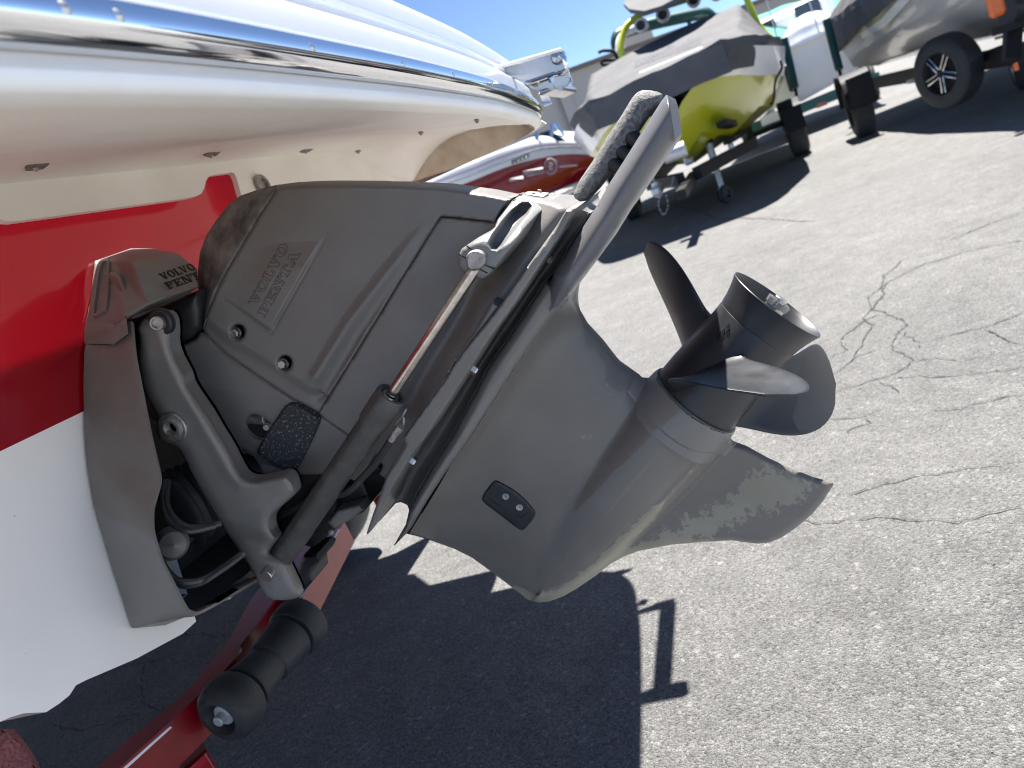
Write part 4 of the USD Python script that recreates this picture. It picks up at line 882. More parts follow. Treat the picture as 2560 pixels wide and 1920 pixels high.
# skirt of the moulding hanging down over the transom, with its notch
sk_px = np.vstack([c('C1', (-260, 1010), (-260, 1100)), c('C1', (-60, 1180), (0, 1212), (30, 1223), (70, 1225), (300, 1195), (700, 1140), (1000, 1100), (1080, 1085), (1115, 1070), (1130, 1040), (1140, 1000), (1155, 975), (1175, 966), (1280, 952), (1296, 958), (1310, 990), (1335, 1082)), c('C1', (1420, 1110), (1900, 1080), (2300, 1010))])
ska = atX(sk_px[2:-3], 0.034)
sk = [(-1.22, 1.02)] + [(q[1], q[2]) for q in ska] + [(0.30, 1.075), (1.045, 1.095), (1.045, 1.196), (-1.22, 1.196)]
skp = Polygon(sk).buffer(0); skp = skp.buffer(-0.004).buffer(0.004)
skm = extr(skp, 0.024, 0.034, [0, 0, 0], np.array([0, 1.0, 0]), np.array([0, 0, 1.0]), np.array([1.0, 0, 0]))
obj('platform_skirt', skm, m_under, boat, smooth=30, label='cream skirt of the platform with a square notch')
# screws along the crease, in torn elongated dimples
for crop, pts in (('C1', ((136, 922), (150, 912), (210, 906), (272, 901), (238, 930), (190, 938), (140, 940))), ('C1', ((1122, 855), (1150, 843), (1218, 838), (1195, 858), (1160, 866), (1135, 862))), ('C1', ((1655, 838), (1680, 826), (1730, 822), (1705, 840), (1670, 845))), ('C1', ((1965, 836), (1980, 829), (1997, 831), (1985, 842), (1970, 844))),
                  ('C2', ((402, 912), (425, 905), (440, 914), (425, 925), (405, 922))), ('C2', ((788, 828), (808, 820), (824, 826), (808, 838))), ('C2', ((866, 745), (905, 752), (900, 772), (880, 775))), ('C2', ((970, 790), (1002, 788), (1003, 812), (985, 826), (972, 812)))):
    body_ = decal(c(crop, *pts), cat(und, skm), 0.0012, 2.2, sink=0.004, least=0.5)
    if body_ is None: continue
    dm = obj('screw_dimple', body_, m_dimple, boat)
    q = c(crop, *pts).mean(0)[None] + [0.5, 1.0]; W_, n_ = hit(q, cat(und, skm))
    if not np.isnan(W_).any(): obj('dimple_screw', lathe(W_[0], W_[0] + n_[0] * .005, [(0, .0005), (0, .0036), (.003, .0032), (.0045, .0018), (.005, .0005)], 14), m_dsteel, dm)
p = atX(c('C1', (1447, 1025)), 0.036)[0]
obj('drain_fitting', lathe(p, p + [0.012, 0, 0], [(0, .0005), (0, 0.020), (0.006, 0.019), (0.008, 0.016), (0.008, 0.011), (0.002, 0.010), (0.002, .0005)], 28), m_dsteel, boat)

# folded boarding ladder standing out over the aft edge near the far corner
lad = thing('boarding_ladder', 'polished folded boarding ladder standing out over the far aft edge of the swim platform', 'boarding ladder', (0.5, 0.72, 1.1))
YN, YF = 0.60, 0.875
plate = atY(chaikin(c('C2', (930, 475), (1395, 345), (1412, 352), (1422, 400), (1436, 470), (1452, 545), (1440, 580), (1395, 612), (1330, 600), (1200, 632), (1130, 560), (960, 520)), 1), YN)[:, [0, 2]]
slot_ = atY(c('C2', (1165, 585), (1330, 520), (1345, 525), (1340, 565), (1215, 605)), YN)[:, [0, 2]]
side = Polygon(plate).buffer(0).difference(Polygon(slot_).buffer(0))
ex_ = lambda P, a, b: extr(P, a, b, [0, 0, 0], np.array([1.0, 0, 0]), np.array([0, 0, 1.0]), np.array([0, 1.0, 0]))
obj('side_plate', ex_(side, YN, YN + 0.012), m_lad, lad, smooth=20); obj('side_plate', ex_(side.intersection(sbox(0, 0, .553, 3)), YF, YF + 0.012), m_lad, lad, smooth=20)
tr_ = atY(c('C2', (1385, 362)), YN)[0]; br_ = atY(c('C2', (1405, 575)), YN)[0]; bl_ = atY(c('C2', (1215, 610)), YN)[0]
for nm, p, w, h in (('outer_rung', (tr_ + br_) / 2, .018, .052), ('lower_rung', br_ + [-.006, 0, .004], .030, .012)):
    obj(nm, bx(min(p[0] - .004, .538), (YN + YF) / 2 + .006, p[2], w + .008, YF - YN - .012, h, bevel=.004), m_lad, lad)
e0, e1 = atY(c('C2', (960, 470), (1398, 347)), YN)
obj('edge_strip', bar(e0 + [0, -.002, .001], e1 + [0, -.002, .001], .018, .007, bevel=.002), m_white, lad)
kp = atY(c('C2', (1365, 400)), YN)[0]
obj('hinge_knob', lathe(kp + [0, .002, 0], kp - [0, .010, 0], [(0, .0005), (0, 0.013), (0.006, 0.013), (0.011, 0.009), (.012, .0005)], 20), m_lad, lad)
obj('grab_tube', tube(atY(c('C2', (1150, 575), (1240, 545), (1330, 515), (1400, 500), (1425, 470), (1415, 420), (1380, 385)), YN - .008), 0.0045, 10, 50), m_chrome, lad)
for q in ((1385, 610), (1325, 605)):
    p = atY(c('C2', q), YN - .002)[0]; obj('stop_screw', cyl(p + [0, .004, 0], p - [0, .006, 0], .005, 14), m_lad, lad)
st0, st1 = atY(c('E2', (700, 120), (752, 275)), 0.90)
obj('stay', bar(st0, st1, 0.012, 0.02, up=(1, 0, 0)), m_chrome, lad)

# ================================================================== THE TRAILER
trailer = thing('boat_trailer', 'glossy red boat trailer under the near motorboat with white pinstripe', 'boat trailer', (-0.2, 0, 0.0))
ZB = 0.47
def on(crop, pts, z): return atZ(c(crop, *pts), z)
# rear cross member: deep at the near end, bent upwards to the far end
t_out = c('D1', (525, 1593), (700, 1440), (860, 1310), (1030, 1165), (1150, 1020), (1260, 890), (1330, 760), (1400, 640), (1455, 600))
t_in = c('D1', (650, 1593), (760, 1490), (900, 1370), (1080, 1225))
def res(p, n=60):
    q = curve(p, n * 3); L = np.concatenate([[0], np.cumsum(np.linalg.norm(np.diff(q, axis=0), axis=1))]); t = np.linspace(0, L[-1], n)
    return np.stack([np.interp(t, L, q[:, k]) for k in range(q.shape[1])], 1)
# cross member: flat top plate narrowing towards its far end, upright aft face with the pinstripe
t_out = atZ(c('D1', (440, 1680), (525, 1593), (700, 1440), (860, 1310), (1030, 1165), (1150, 1020), (1260, 890), (1330, 760), (1400, 640), (1500, 520)), ZB)
t_edge = atZ(c('D1', (540, 1700), (660, 1593), (800, 1466), (945, 1335), (1085, 1205), (1200, 1080), (1310, 940), (1420, 800), (1520, 660), (1600, 560)), ZB)
ro, re_ = res(t_out), res(t_edge)
dep_ = np.linspace(.062, .05, 60)[:, None] * np.array([[0, 0, -1.0]])
obj('cross_member', skin([ro + dep_, ro + [0, 0, -.004], ro * .97 + re_ * .03, ro * .03 + re_ * .97, re_ + [0, 0, -.004], re_ + dep_], wrap=False, closed=True), m_trred, trailer, smooth=50)
crossm = skin([ro + dep_, ro + [0, 0, -.004], ro * .97 + re_ * .03, ro * .03 + re_ * .97, re_ + [0, 0, -.004], re_ + dep_], wrap=False, closed=True)
dk = decal(c('D1', (672, 1600), (768, 1515), (855, 1437), (940, 1363), (948, 1366), (948, 1371), (866, 1444), (780, 1522), (690, 1604)), crossm, 0.0008, 3.0, sink=0.001, least=0.3)
if dk is not None: obj('pinstripe', dk, m_pin, trailer)
def sheet(px, z, th, m_, name, par, crop='D1', rd=0.0):
    q = c(crop, *px); w = atZ(q, z); P = Polygon(w[:, :2]).buffer(0); 
    return obj(name, extr(P, z - th, z, [0, 0, 0], np.array([1.0, 0, 0]), np.array([0, 1.0, 0]), np.array([0, 0, 1.0])), m_, par, smooth=30)
sheet([(1400, 640), (1480, 660), (1560, 650), (1671, 648), (1720, 560), (1800, 415), (1882, 270), (1905, 230), (1800, 200), (1700, 120), (1600, 300), (1500, 520)], ZB - 0.004, 0.05, m_trred, 'far_beam', trailer)
ln = res(atZ(c('D1', (1664, 650), (1780, 443), (1878, 270)), ZB - 0.0005), 20)
obj('pinstripe', skin([ln + [-0.0035, 0, 0], ln + [0.003, 0, 0]], wrap=False), m_pin, trailer)
q_ = atZ(c('D3', (800, 930), (870, 890), (930, 985), (905, 1035), (845, 1045)), ZB - 0.03)
obj('marker_lamp', extr(Polygon(q_[:, :2]).buffer(.004), ZB - .06, ZB - .03, [0, 0, 0], np.array([1.0, 0, 0]), np.array([0, 1.0, 0]), np.array([0, 0, 1.0])), m_lens, trailer)
# slotted bracket between beam and roller
sheet([(1085, 1160), (1150, 1075), (1260, 960), (1330, 920), (1300, 985), (1240, 1055), (1150, 1140), (1095, 1185)], ZB + 0.004, 0.006, m_trred, 'roller_bracket', trailer)
# keel roller: spool with two end bells
rA = atZ(c('D8', (575, 1190)), ZB - 0.02)[0]; rB = atZ(c('D1', (1655, 775)), ZB - 0.02)[0]
rB = np.array([rA[0] + 0.012, rB[1], ZB - 0.02]); 
LR = np.linalg.norm(rB - rA)
ER = 0.0465; SR = 0.0355
obj('keel_roller', lathe(rA, rB, [(0.010, 0.0005), (0.010, 0.019), (0.002, 0.023), (-0.004, 0.026), (-0.002, 0.036), (0.006, 0.044), (0.016, ER), (0.030, ER), (0.044, ER - .003), (0.049, ER - .008), (0.050, 0.030), (0.054, 0.030), (0.055, SR + .002), (0.058, SR + .003), (LR * .30, SR + .001), (LR * .5, SR - .0045), (LR * .515, SR - .001), (LR * .52, SR - .001), (LR - .050, SR + .004), (LR - .047, .030), (LR - .043, .030), (LR - .042, ER - .006), (LR - .036, ER - .001), (LR - .016, ER), (LR - .004, .044), (LR, .03), (LR, .0005)], 56), m_rubber, trailer, smooth=40, label='black rubber spool roller with two end bells')
ax_ = (rB - rA) / LR
obj('roller_axle', cat(lathe(rA + ax_ * .012, rA, [(0, .0005), (0, 0.0155), (.007, .0155), (.008, .0140), (.008, .0005)], 28), cyl(rA + ax_ * .01, rA - ax_ * .008, 0.0078, 24, bevel=.001)), m_galvd, trailer)
# marker lamp at the near end
lm = atZ(c('D8', (200, 1585), (330, 1360), (375, 1385), (440, 1480), (430, 1520), (250, 1690), (170, 1690)), ZB - 0.075)
lp = Polygon(lm[:, :2]).buffer(0).buffer(-.004).buffer(.004)
lampb = obj('marker_lamp', extr(lp, ZB - .115, ZB - .075, [0, 0, 0], np.array([1.0, 0, 0]), np.array([0, 1.0, 0]), np.array([0, 0, 1.0])), m_lens, trailer, smooth=30, label='red marker lamp on the near end of the trailer')
tr = curve(atZ(c('D8', (395, 1290), (330, 1345), (215, 1500), (130, 1580), (150, 1640)), ZB - 0.07), 24)
obj('lamp_trim', tube(tr, 0.0022, 8), m_chrome, lampb)
# bunk
bk = atZ(c('D1', (0, 1330), (95, 1300)), 0.57)
be_ = atZ(c('P', (43, 1797)), 0.575)[0]
bunk = bx(be_[0] - 0.9, be_[1] - 0.055, 0.53, 1.8, 0.11, 0.09, bevel=0.015)
v = trimesh.remesh.subdivide_to_size(bunk.vertices, bunk.faces, 0.02); bm = trimesh.Trimesh(*v); bm.vertices += (np.column_stack([meshkit.noise(bm.vertices * 160, k) for k in range(3)]) - .5) * 0.006
obj('bunk', bm, m_carpet, trailer, smooth=True, label='bunk covered in worn red carpet')
for s in (-1, 1):
    obj('side_rail', bx(-1.6, s * 0.78, 0.42, 2.9, 0.07, 0.12, bevel=.01), m_trred, trailer)
m_tyre = mat('tyre_rubber', (0.018, 0.018, 0.019), 0.75, var=0.3, vscale=30, bump=0.2, bscale=120)
def wheel_mesh(R=0.33, W=0.22, rim=0.19):
    t = [(-W / 2, rim), (-W / 2 - .004, rim + .03), (-W / 2 - .006, R - .06), (-W / 2 + .012, R - .018), (-W / 2 + .03, R - .003), (0, R), (W / 2 - .03, R - .003), (W / 2 - .012, R - .018), (W / 2 + .006, R - .06), (W / 2 + .004, rim + .03), (W / 2, rim)]
    return t
def put_wheel(parent, centre, axis, R=.33, W=.22, rim=.19, spokes=0, rimmat=None, name='wheel'):
    a, u, v = frame(axis); C = np.asarray(centre, float)
    tw = obj(name, lathe(C, C + a, wheel_mesh(R, W, rim), 48), m_tyre, parent, smooth=40)
    rm = rimmat or m_dark
    obj('rim', lathe(C, C + a, [(-W / 2 + .01, .0005), (-W / 2 + .01, rim * .7), (-W / 2 + .02, rim * .93), (-W / 2 - .002, rim * .98), (-W / 2 - .002, rim + .004), (W / 2, rim + .004), (W / 2 - .03, rim * .9), (W / 2 - .06, rim * .85), (W / 2 - .065, .0005)], 40), rm, tw, smooth=40)
    for k in range(spokes):
        t = 2 * np.pi * k / spokes + .3; d = math.cos(t) * u + math.sin(t) * v; s = np.cross(a, d)
        for w in (-1, 1):
            obj('spoke', bar(C + a * (W / 2 - .018) + d * .03 + s * .017 * w, C + a * (W / 2 - .012) + d * rim * .93 + s * .022 * w, .014, .016, up=a, bevel=.004), m_chrome, tw)
    if spokes: obj('hub_cap', cyl(C + a * (W / 2 - .06), C + a * (W / 2 - .01), .034, 24, bevel=.006), rm, tw)
    return tw
for x in (-0.95, -1.75):
    put_wheel(trailer, (x, 1.15, 0.33), (0, 1, 0)); put_wheel(trailer, (x, -1.15, 0.33), (0, -1, 0))
for s in (-1, 1):
    fp = [(-0.42, .40), (-0.50, .62), (-0.62, .70), (-2.08, .70), (-2.2, .62), (-2.28, .40), (-2.26, .40), (-2.18, .60), (-2.06, .68), (-0.64, .68), (-0.52, .60), (-0.44, .40)]
    obj('fender', extr(Polygon(fp), -.14, .14, [0, s * 1.17, 0], np.array([1.0, 0, 0]), np.array([0, 0, 1.0]), np.array([0, 1.0, 0])), m_trred, trailer, smooth=40)
obj('tongue', bar((-3.0, 0, .42), (-6.6, 0, .44), .1, .1), m_trred, trailer)

# ================================================================== GROUND
cracks = [c('E5', (880, 500), (1050, 520), (1200, 580), (1280, 630), (1450, 610), (1700, 615), (1980, 640), (2212, 640)),
          c('F', (2212, 520), (2100, 540), (2000, 570), (1920, 610), (1890, 670), (1862, 690), (1880, 705), (1866, 740), (1845, 775)),
          *[np.array([(2060 + x / 3.686, 650 + y / 3.686) for x, y in q]) for q in (
              ((730, 0), (610, 90), (510, 160), (530, 230), (410, 330), (390, 400), (420, 460), (530, 480), (640, 550), (730, 630), (660, 670), (610, 760), (640, 840), (760, 890), (840, 930), (760, 1000), (640, 1060), (500, 1100), (350, 1150), (120, 1220)),
              ((530, 490), (400, 560), (310, 620), (190, 700), (160, 760), (230, 830), (60, 890), (0, 910)), ((730, 660), (740, 700), (810, 715), (870, 760), (890, 820)),
              ((500, 825), (380, 870), (280, 890), (170, 1000), (90, 1040)), ((840, 935), (1000, 920), (1130, 930), (1230, 940), (1320, 925), (1480, 880)),
              ((640, 1080), (940, 1080), (1240, 1070), (1420, 1050), (1560, 1030), (1843, 1000)), ((1420, 640), (1560, 600), (1843, 490)), ((1480, 650), (1640, 720), (1780, 780), (1843, 780)),
              ((960, 755), (1180, 690), (1400, 640)), ((40, 1470), (330, 1450), (480, 1400), (560, 1370)), ((370, 1470), (430, 1510), (330, 1530), (190, 1600)), ((980, 1390), (1230, 1380), (1270, 1370), (1460, 1320), (1843, 1230)), ((500, 1130), (600, 1170), (700, 1230)))],
          c('D1', (1010, 850), (1100, 855), (1200, 870), (1290, 850)), c('D1', (810, 1010), (790, 1090), (770, 1150), (790, 1200), (785, 1240), (900, 1280)), c('D1', (300, 1360), (450, 1390), (640, 1320), (800, 1290)), c('D1', (560, 1090), (700, 1040), (900, 990)),
          c('D1', (1700, 760), (1820, 690), (1890, 630)), c('C3', (1850, 1185), (2000, 1120), (2212, 1050)), c('P', (1900, 1250), (2050, 1300), (2200, 1290), (2380, 1310), (2560, 1270)), c('P', (2120, 1240), (2300, 1190), (2560, 1150))]
m_asph = usdkit.material(stage, '/World/Looks/asphalt', {
    'g': ('geometry', {}),
    'big': ('noise_texture', {'scale': 0.9, 'detail': 5.0, 'roughness': 0.6}), 'mid': ('noise_texture', {'scale': 9.0, 'detail': 5.0, 'roughness': 0.65}),
    'ag': ('voronoi_texture', {'scale': 230.0, 'randomness': 1.0}), 'ag2': ('voronoi_texture', {'scale': 110.0, 'randomness': 1.0}), 'fine': ('noise_texture', {'scale': 420.0, 'detail': 4.0, 'roughness': 0.7}),
    'sep': ('separate_color', {}), 'sep2': ('separate_color', {}),
    'tone': ('rgb_ramp', {'ramp': [(0.0, (0.110, 0.109, 0.107)), (0.15, (0.165, 0.163, 0.158)), (0.5, (0.205, 0.202, 0.195)), (0.85, (0.245, 0.241, 0.232)), (1.0, (0.32, 0.315, 0.305))]}),
    'pit': ('map_range', {'from_min': 0.0, 'from_max': 0.45, 'to_min': 1.0, 'to_max': 0.55, 'clamp': True}),
    'bigr': ('map_range', {'from_min': 0.3, 'from_max': 0.7, 'to_min': 0.72, 'to_max': 0.96, 'clamp': True}), 'midr': ('map_range', {'from_min': 0.3, 'from_max': 0.72, 'to_min': 0.80, 'to_max': 1.12, 'clamp': True}),
    'k': ('math', {'math_type': 'multiply'}), 'finer': ('map_range', {'from_min': 0.32, 'from_max': 0.68, 'to_min': 0.55, 'to_max': 1.42, 'clamp': True}), 'k2': ('math', {'math_type': 'multiply'}),
    'mul': ('mix_color', {'blend_type': 'multiply', 'fac': 1.0}), 'cmb': ('combine_color', {}),
    'rare': ('map_range', {'from_min': 0.988, 'from_max': 0.993, 'to_min': 0.0, 'to_max': 0.6, 'clamp': True}), 'stone': ('mix_color', {'b': (0.42, 0.41, 0.39)}),
    'h': ('math', {'math_type': 'multiply_add', 'value2': -1.0}), 'hs': ('math', {'math_type': 'multiply_add', 'value2': 0.7}),
    'bump': ('bump', {'strength': 1.0, 'distance': 0.006}), 'p': ('principled_bsdf', {'roughness': 0.82, 'specular_ior_level': 0.35})},
    [('g.position', 'big.vector'), ('g.position', 'mid.vector'), ('g.position', 'ag.vector'), ('g.position', 'ag2.vector'), ('g.position', 'fine.vector'),
     ('ag.color', 'sep.color'), ('sep.r', 'tone.fac'), ('ag2.color', 'sep2.color'), ('sep2.r', 'rare.value'), ('rare.result', 'stone.fac'),
     ('big.fac', 'bigr.value'), ('mid.fac', 'midr.value'), ('bigr.result', 'k.value1'), ('midr.result', 'k.value2'), ('fine.fac', 'finer.value'), ('k.value', 'k2.value1'), ('finer.result', 'k2.value2'),
     ('tone.color', 'stone.a'), ('stone.result', 'mul.a'), ('k2.value', 'cmb.r'), ('k2.value', 'cmb.g'), ('k2.value', 'cmb.b'), ('cmb.color', 'mul.b'), ('mul.result', 'p.base_color'),
     ('ag.distance', 'h.value1'), ('fine.fac', 'h.value3'), ('mid.fac', 'hs.value1'), ('h.value', 'hs.value3'), ('hs.value', 'bump.height'), ('bump.normal', 'p.normal')], surface='p.BSDF')
gr = trimesh.Trimesh([(-400, -400, 0), (400, -400, 0), (400, 400, 0), (-400, 400, 0)], [(0, 1, 2), (0, 2, 3)], process=False)
ground = obj('asphalt_ground', gr, m_asph, None, smooth=False, kind='structure')
m_crack = mat('crack_dirt', (0.030, 0.029, 0.028), 0.95, color2=(0.12, 0.118, 0.112), vscale=90, ramp=(0.4, 0.75), bump=0.6, bscale=400)
rng = np.random.default_rng(11)
for q in cracks:
    w = atZ(q, 0.0); L = np.linalg.norm(np.diff(w, axis=0), axis=1).sum()
    w = resample(w, max(0.02, L / 160), False); n = len(w)
    j = np.cumsum(rng.normal(0, 1, (n, 2)), 0); j -= np.linspace(0, 1, n)[:, None] * j[-1]; w[:, :2] += j * 0.0025 + rng.normal(0, .003, (n, 2))
    t = np.gradient(w, axis=0); t /= np.linalg.norm(t, axis=1, keepdims=True) + 1e-9; s = np.stack([t[:, 1], -t[:, 0], 0 * t[:, 0]], 1)
    dist = np.linalg.norm(w - EYE, axis=1); hw = (0.0010 + 0.0018 * rng.random(n) ** 2) * np.clip(dist / 2.2, .7, 4); hw[0] = hw[-1] = 0.0004
    up = np.array([0, 0, 0.004])
    obj('crack', skin([w + s * hw[:, None] + up, w - s * hw[:, None] + up], wrap=False), m_crack, ground, smooth=False)
# loose grit on the near asphalt
m_grit = mat('grit', (0.10, 0.10, 0.10), 0.9, color2=(0.30, 0.29, 0.28), vscale=60, ramp=(0.3, 0.7))
gv, gf, k = [], [], 0
ico = trimesh.creation.icosahedron()
for i in range(300):
    q = atZ(np.array([[rng.uniform(300, 2560), rng.uniform(700, 1930)]]), 0.0)[0]
    if np.linalg.norm(q - EYE) > 5: continue
    r = 0.0012 + 0.0022 * rng.random() ** 3; v = ico.vertices * r * (0.6 + 0.8 * rng.random((12, 3))) + q + [0, 0, r * .3]
    gv.append(v); gf.append(ico.faces + k); k += 12
obj('loose_grit', trimesh.Trimesh(np.vstack(gv), np.vstack(gf), process=False), m_grit, None, smooth=False, kind='stuff')

# ================================================================== BUILDING BEHIND THE LOT
HB = 4.5
w0 = atZ(np.array([(1424, 181.)]), HB)[0]; w1 = atZ(np.array([(1865, 20.)]), HB)[0]
wd_ = (w1 - w0) / np.linalg.norm(w1 - w0); wn = np.array([wd_[1], -wd_[0], 0])
bl = thing('warehouse', 'long low tan warehouse with plain wall along the back of the lot', 'warehouse', (*w0[:2], 0))
m_wall = usdkit.material(stage, '/World/Looks/tan_wall', {'g': ('geometry', {}), 'n': ('noise_texture', {'scale': 0.35, 'detail': 6.0}), 'n2': ('noise_texture', {'scale': 8.0, 'detail': 4.0}), 'r': ('rgb_ramp', {'ramp': [(0.3, (0.27, 0.245, 0.218)), (0.7, (0.31, 0.285, 0.255))]}), 'b': ('bump', {'strength': 0.3, 'distance': 0.02}), 'p': ('principled_bsdf', {'roughness': 0.85})},
    [('g.position', 'n.vector'), ('g.position', 'n2.vector'), ('n.fac', 'r.fac'), ('r.color', 'p.base_color'), ('n2.fac', 'b.height'), ('b.normal', 'p.normal')], surface='p.BSDF')
m_trim = mat('parapet_trim', (0.10, 0.075, 0.06), 0.6)
a0, a1 = w0 - wd_ * 22, w1 + wd_ * 16
obj('wall', bar(a0 * [1, 1, 0] + [0, 0, HB / 2] - wn * 6, a1 * [1, 1, 0] + [0, 0, HB / 2] - wn * 6, 12, HB), m_wall, bl, smooth=False)
for k in range(10):
    p = a0 + (a1 - a0) * k / 9; obj('pilaster', bx(p[0] + wn[0] * .06, p[1] + wn[1] * .06, HB / 2 - .1, .5, .24, HB - .2, rz=math.atan2(wd_[1], wd_[0])), m_wall, bl, smooth=False)
obj('parapet', bar(a0 * [1, 1, 0] + [0, 0, HB + .06] + wn * .10, a1 * [1, 1, 0] + [0, 0, HB + .06] + wn * .10, .34, .14), m_trim, bl, smooth=False)
p = w0 + wd_ * 5.4 - wn * 2.0
obj('roof_unit', bx(p[0], p[1], HB + .45, 1.3, 1.0, .8, bevel=.05), m_wall, bl)

# ================================================================== BOATS ACROSS THE LOT
m_cover = mat('cover_canvas', (0.062, 0.062, 0.065), 0.8, var=0.2, vscale=2.5, bump=0.5, bscale=9.0, bdist=0.02)
m_lime = mat('lime_gelcoat', (0.36, 0.36, 0.012), 0.22, var=0.05, vscale=2, coat=0.5)
m_limet = mat('lime_paint', (0.46, 0.50, 0.04), 0.3)
m_mint = usdkit.material(stage, '/World/Looks/mint_canvas', {'d': ('diffuse_bsdf', {'color': (0.26, 0.60, 0.47)}), 't': ('translucent_bsdf', {'color': (0.22, 0.55, 0.42)}), 'm': ('mix_closure', {'fac': 0.6})}, [('d.BSDF', 'm.closure1'), ('t.BSDF', 'm.closure2')], surface='m.closure')
m_teal = mat('teal_frame', (0.03, 0.12, 0.13), 0.5)
m_green = mat('dark_green_paint', (0.008, 0.055, 0.045), 0.4)
m_silver = mat('silver_gelcoat', (0.42, 0.40, 0.37), 0.25, var=0.04, vscale=1, coat=0.5)
m_blackt = mat('black_frame', (0.008, 0.008, 0.009), 0.6, spec=0.25)
m_galv = mat('galvanised', (0.48, 0.49, 0.50), 0.45, 0.7, var=0.15, vscale=20)
m_glass = mat('dark_screen', (0.004, 0.006, 0.012), 0.15, coat=1.0)
m_amber = mat('amber_lens', (0.55, 0.10, 0.01), 0.2)
m_navy = mat('screen_fabric', (0.004, 0.007, 0.016), 0.6)

class Local:
    """Local frame of a boat: u forward (towards its bow), v to its port side, z up."""
    def __init__(s, o, head): s.o = np.array([*o, 0.0]); h = np.array([*head, 0.0]); s.u = h / np.linalg.norm(h); s.v = np.array([-s.u[1], s.u[0], 0])
    def __call__(s, p):
        p = np.atleast_2d(np.asarray(p, float)); return s.o + p[:, :1] * s.u + p[:, 1:2] * s.v + p[:, 2:] * [0, 0, 1]
    def p(s, *q): return s(q)[0]
    def mesh(s, m): m = to_tm(m).copy(); m.vertices = s(m.vertices); return m

def loft_hull(F, stations, closed=False):
    """stations: (u, [(half breadth, z) from keel to sheer])"""
    rows = []
    for u, pr in stations:
        r = [(u, -y, z) for y, z in pr[::-1]] + [(u, y, z) for y, z in pr[1:]]
        rows.append(F(np.array(r)))
    return skin(rows, wrap=False)
def fan_cap(row):
    row = np.asarray(row); k = len(row); return trimesh.Trimesh(np.vstack([row, row.mean(0)]), [(i, (i + 1) % k, k) for i in range(k)], process=False)

# --- lime wakeboard boat, bow towards the camera
F = Local((0.64, 9.75), (-0.05, -1.0))
wb = thing('wakeboard_boat', 'lime green wakeboard boat under a charcoal cover with tower speakers', 'wakeboard boat', (0.64, 9.75, 0.5))
ST = [(-3.0, [(0, .55), (.6, .62), (1.0, .72), (1.18, .98), (1.22, 1.24)]), (-1.0, [(0, .50), (.6, .60), (1.0, .70), (1.19, .98), (1.25, 1.24)]), (0.8, [(0, .48), (.55, .58), (.95, .72), (1.16, .98), (1.24, 1.24)]),
      (1.8, [(0, .50), (.45, .62), (.80, .80), (1.08, 1.02), (1.20, 1.26)]), (2.3, [(0, .55), (.34, .70), (.60, .90), (.88, 1.08), (1.06, 1.30)]), (2.7, [(0, .64), (.22, .80), (.42, .98), (.70, 1.16), (.92, 1.34)]), (2.95, [(0, .78), (.12, .90), (.27, 1.06), (.52, 1.21), (.80, 1.36)]), (3.1, [(0, .98), (.06, 1.03), (.16, 1.13), (.36, 1.26), (.66, 1.37)])]
def band(a, b, stations=ST, side=0):
    return cat(*[skin([F(np.array([(u, sgn * y, z) for y, z in pr[a:b]])) for u, pr in stations], wrap=False) for sgn in (-1, 1)])
obj('hull', cat(band(0, 4), fan_cap(F(np.array([(-3.0, -y, z) for y, z in ST[0][1][::-1]] + [(-3.0, y, z) for y, z in ST[0][1][1:]])))), m_lime, wb, smooth=12, label='faceted lime green hull')
obj('topsides', band(3, 5), m_white, wb, smooth=25)
cov = []
SH = [(-3.0, 1.22, 1.30), (-1.0, 1.24, 1.31), (0.8, 1.22, 1.34), (1.6, 1.17, 1.37), (2.2, 1.06, 1.40), (2.7, .93, 1.43), (3.0, .81, 1.45), (3.15, .70, 1.455)]
for u, b, z in SH:
    crown = np.interp(u, [-3, -1.2, 0.2, 0.5, 1.2, 2.5, 3.15], [1.56, 1.70, 2.06, 2.04, 1.84, 1.58, 1.45]); top = np.interp(u, [-3, 0.3, 2, 3.15], [.8, .95, .85, .55])
    sk_ = np.interp(u, [-3, 1.0, 2.5, 3.15], [.18, .22, .25, .24])
    half = [(b - .13, z - sk_), (b - .0, z - .06), (b + .02, z), (b - .06, z + .035), (top, crown - .03), (top * .5, crown)]
    cov.append(F(np.array([(u, -y, q) for y, q in half] + [(u, 0, crown + .01)] + [(u, y, q) for y, q in half[::-1]])))
fr_ = F(np.array([(3.19, y * .66, zz) for y, zz in ((-.98, 1.20), (-1.0, 1.45), (0, 1.48), (1.0, 1.45), (.98, 1.20), (0, 1.20))]))
cmesh = cat(skin(cov, wrap=False), fan_cap(cov[0]), fan_cap(cov[-1]), fan_cap(fr_))
v = trimesh.remesh.subdivide_to_size(cmesh.vertices, cmesh.faces, .15); cmesh = trimesh.Trimesh(*v); cmesh.merge_vertices()
cmesh.vertices = np.asarray(cmesh.vertices) + (np.column_stack([meshkit.fbm(cmesh.vertices * 3.5, 3, k) for k in range(3)]) - .5) * .035
cvr = obj('cover', cmesh, m_cover, wb, smooth=40)
def quad_s(crop, pts, s_, th=.02):
    q = atS(c(crop, *pts), s_); return trimesh.convex.convex_hull(np.vstack([q, q - _f * th]))
def depth_of(p): return float((np.asarray(p) - EYE) @ _f)
wd_m = decal(c('C3', (288, 336), (620, 216), (616, 172), (575, 192), (555, 186), (538, 205), (500, 224), (455, 226), (436, 244), (292, 300)), cmesh, .014, 5.0, sink=.03, least=.3, conform=True)
if wd_m is not None: obj('windscreen', wd_m, m_navy, wb, smooth=False, label='dark screen panel let into the cover')
m_print = mat('cover_print', (0.42, 0.42, 0.43), 0.7)
p0, p1 = c('C3', (312, 362))[0], c('C3', (622, 236))[0]
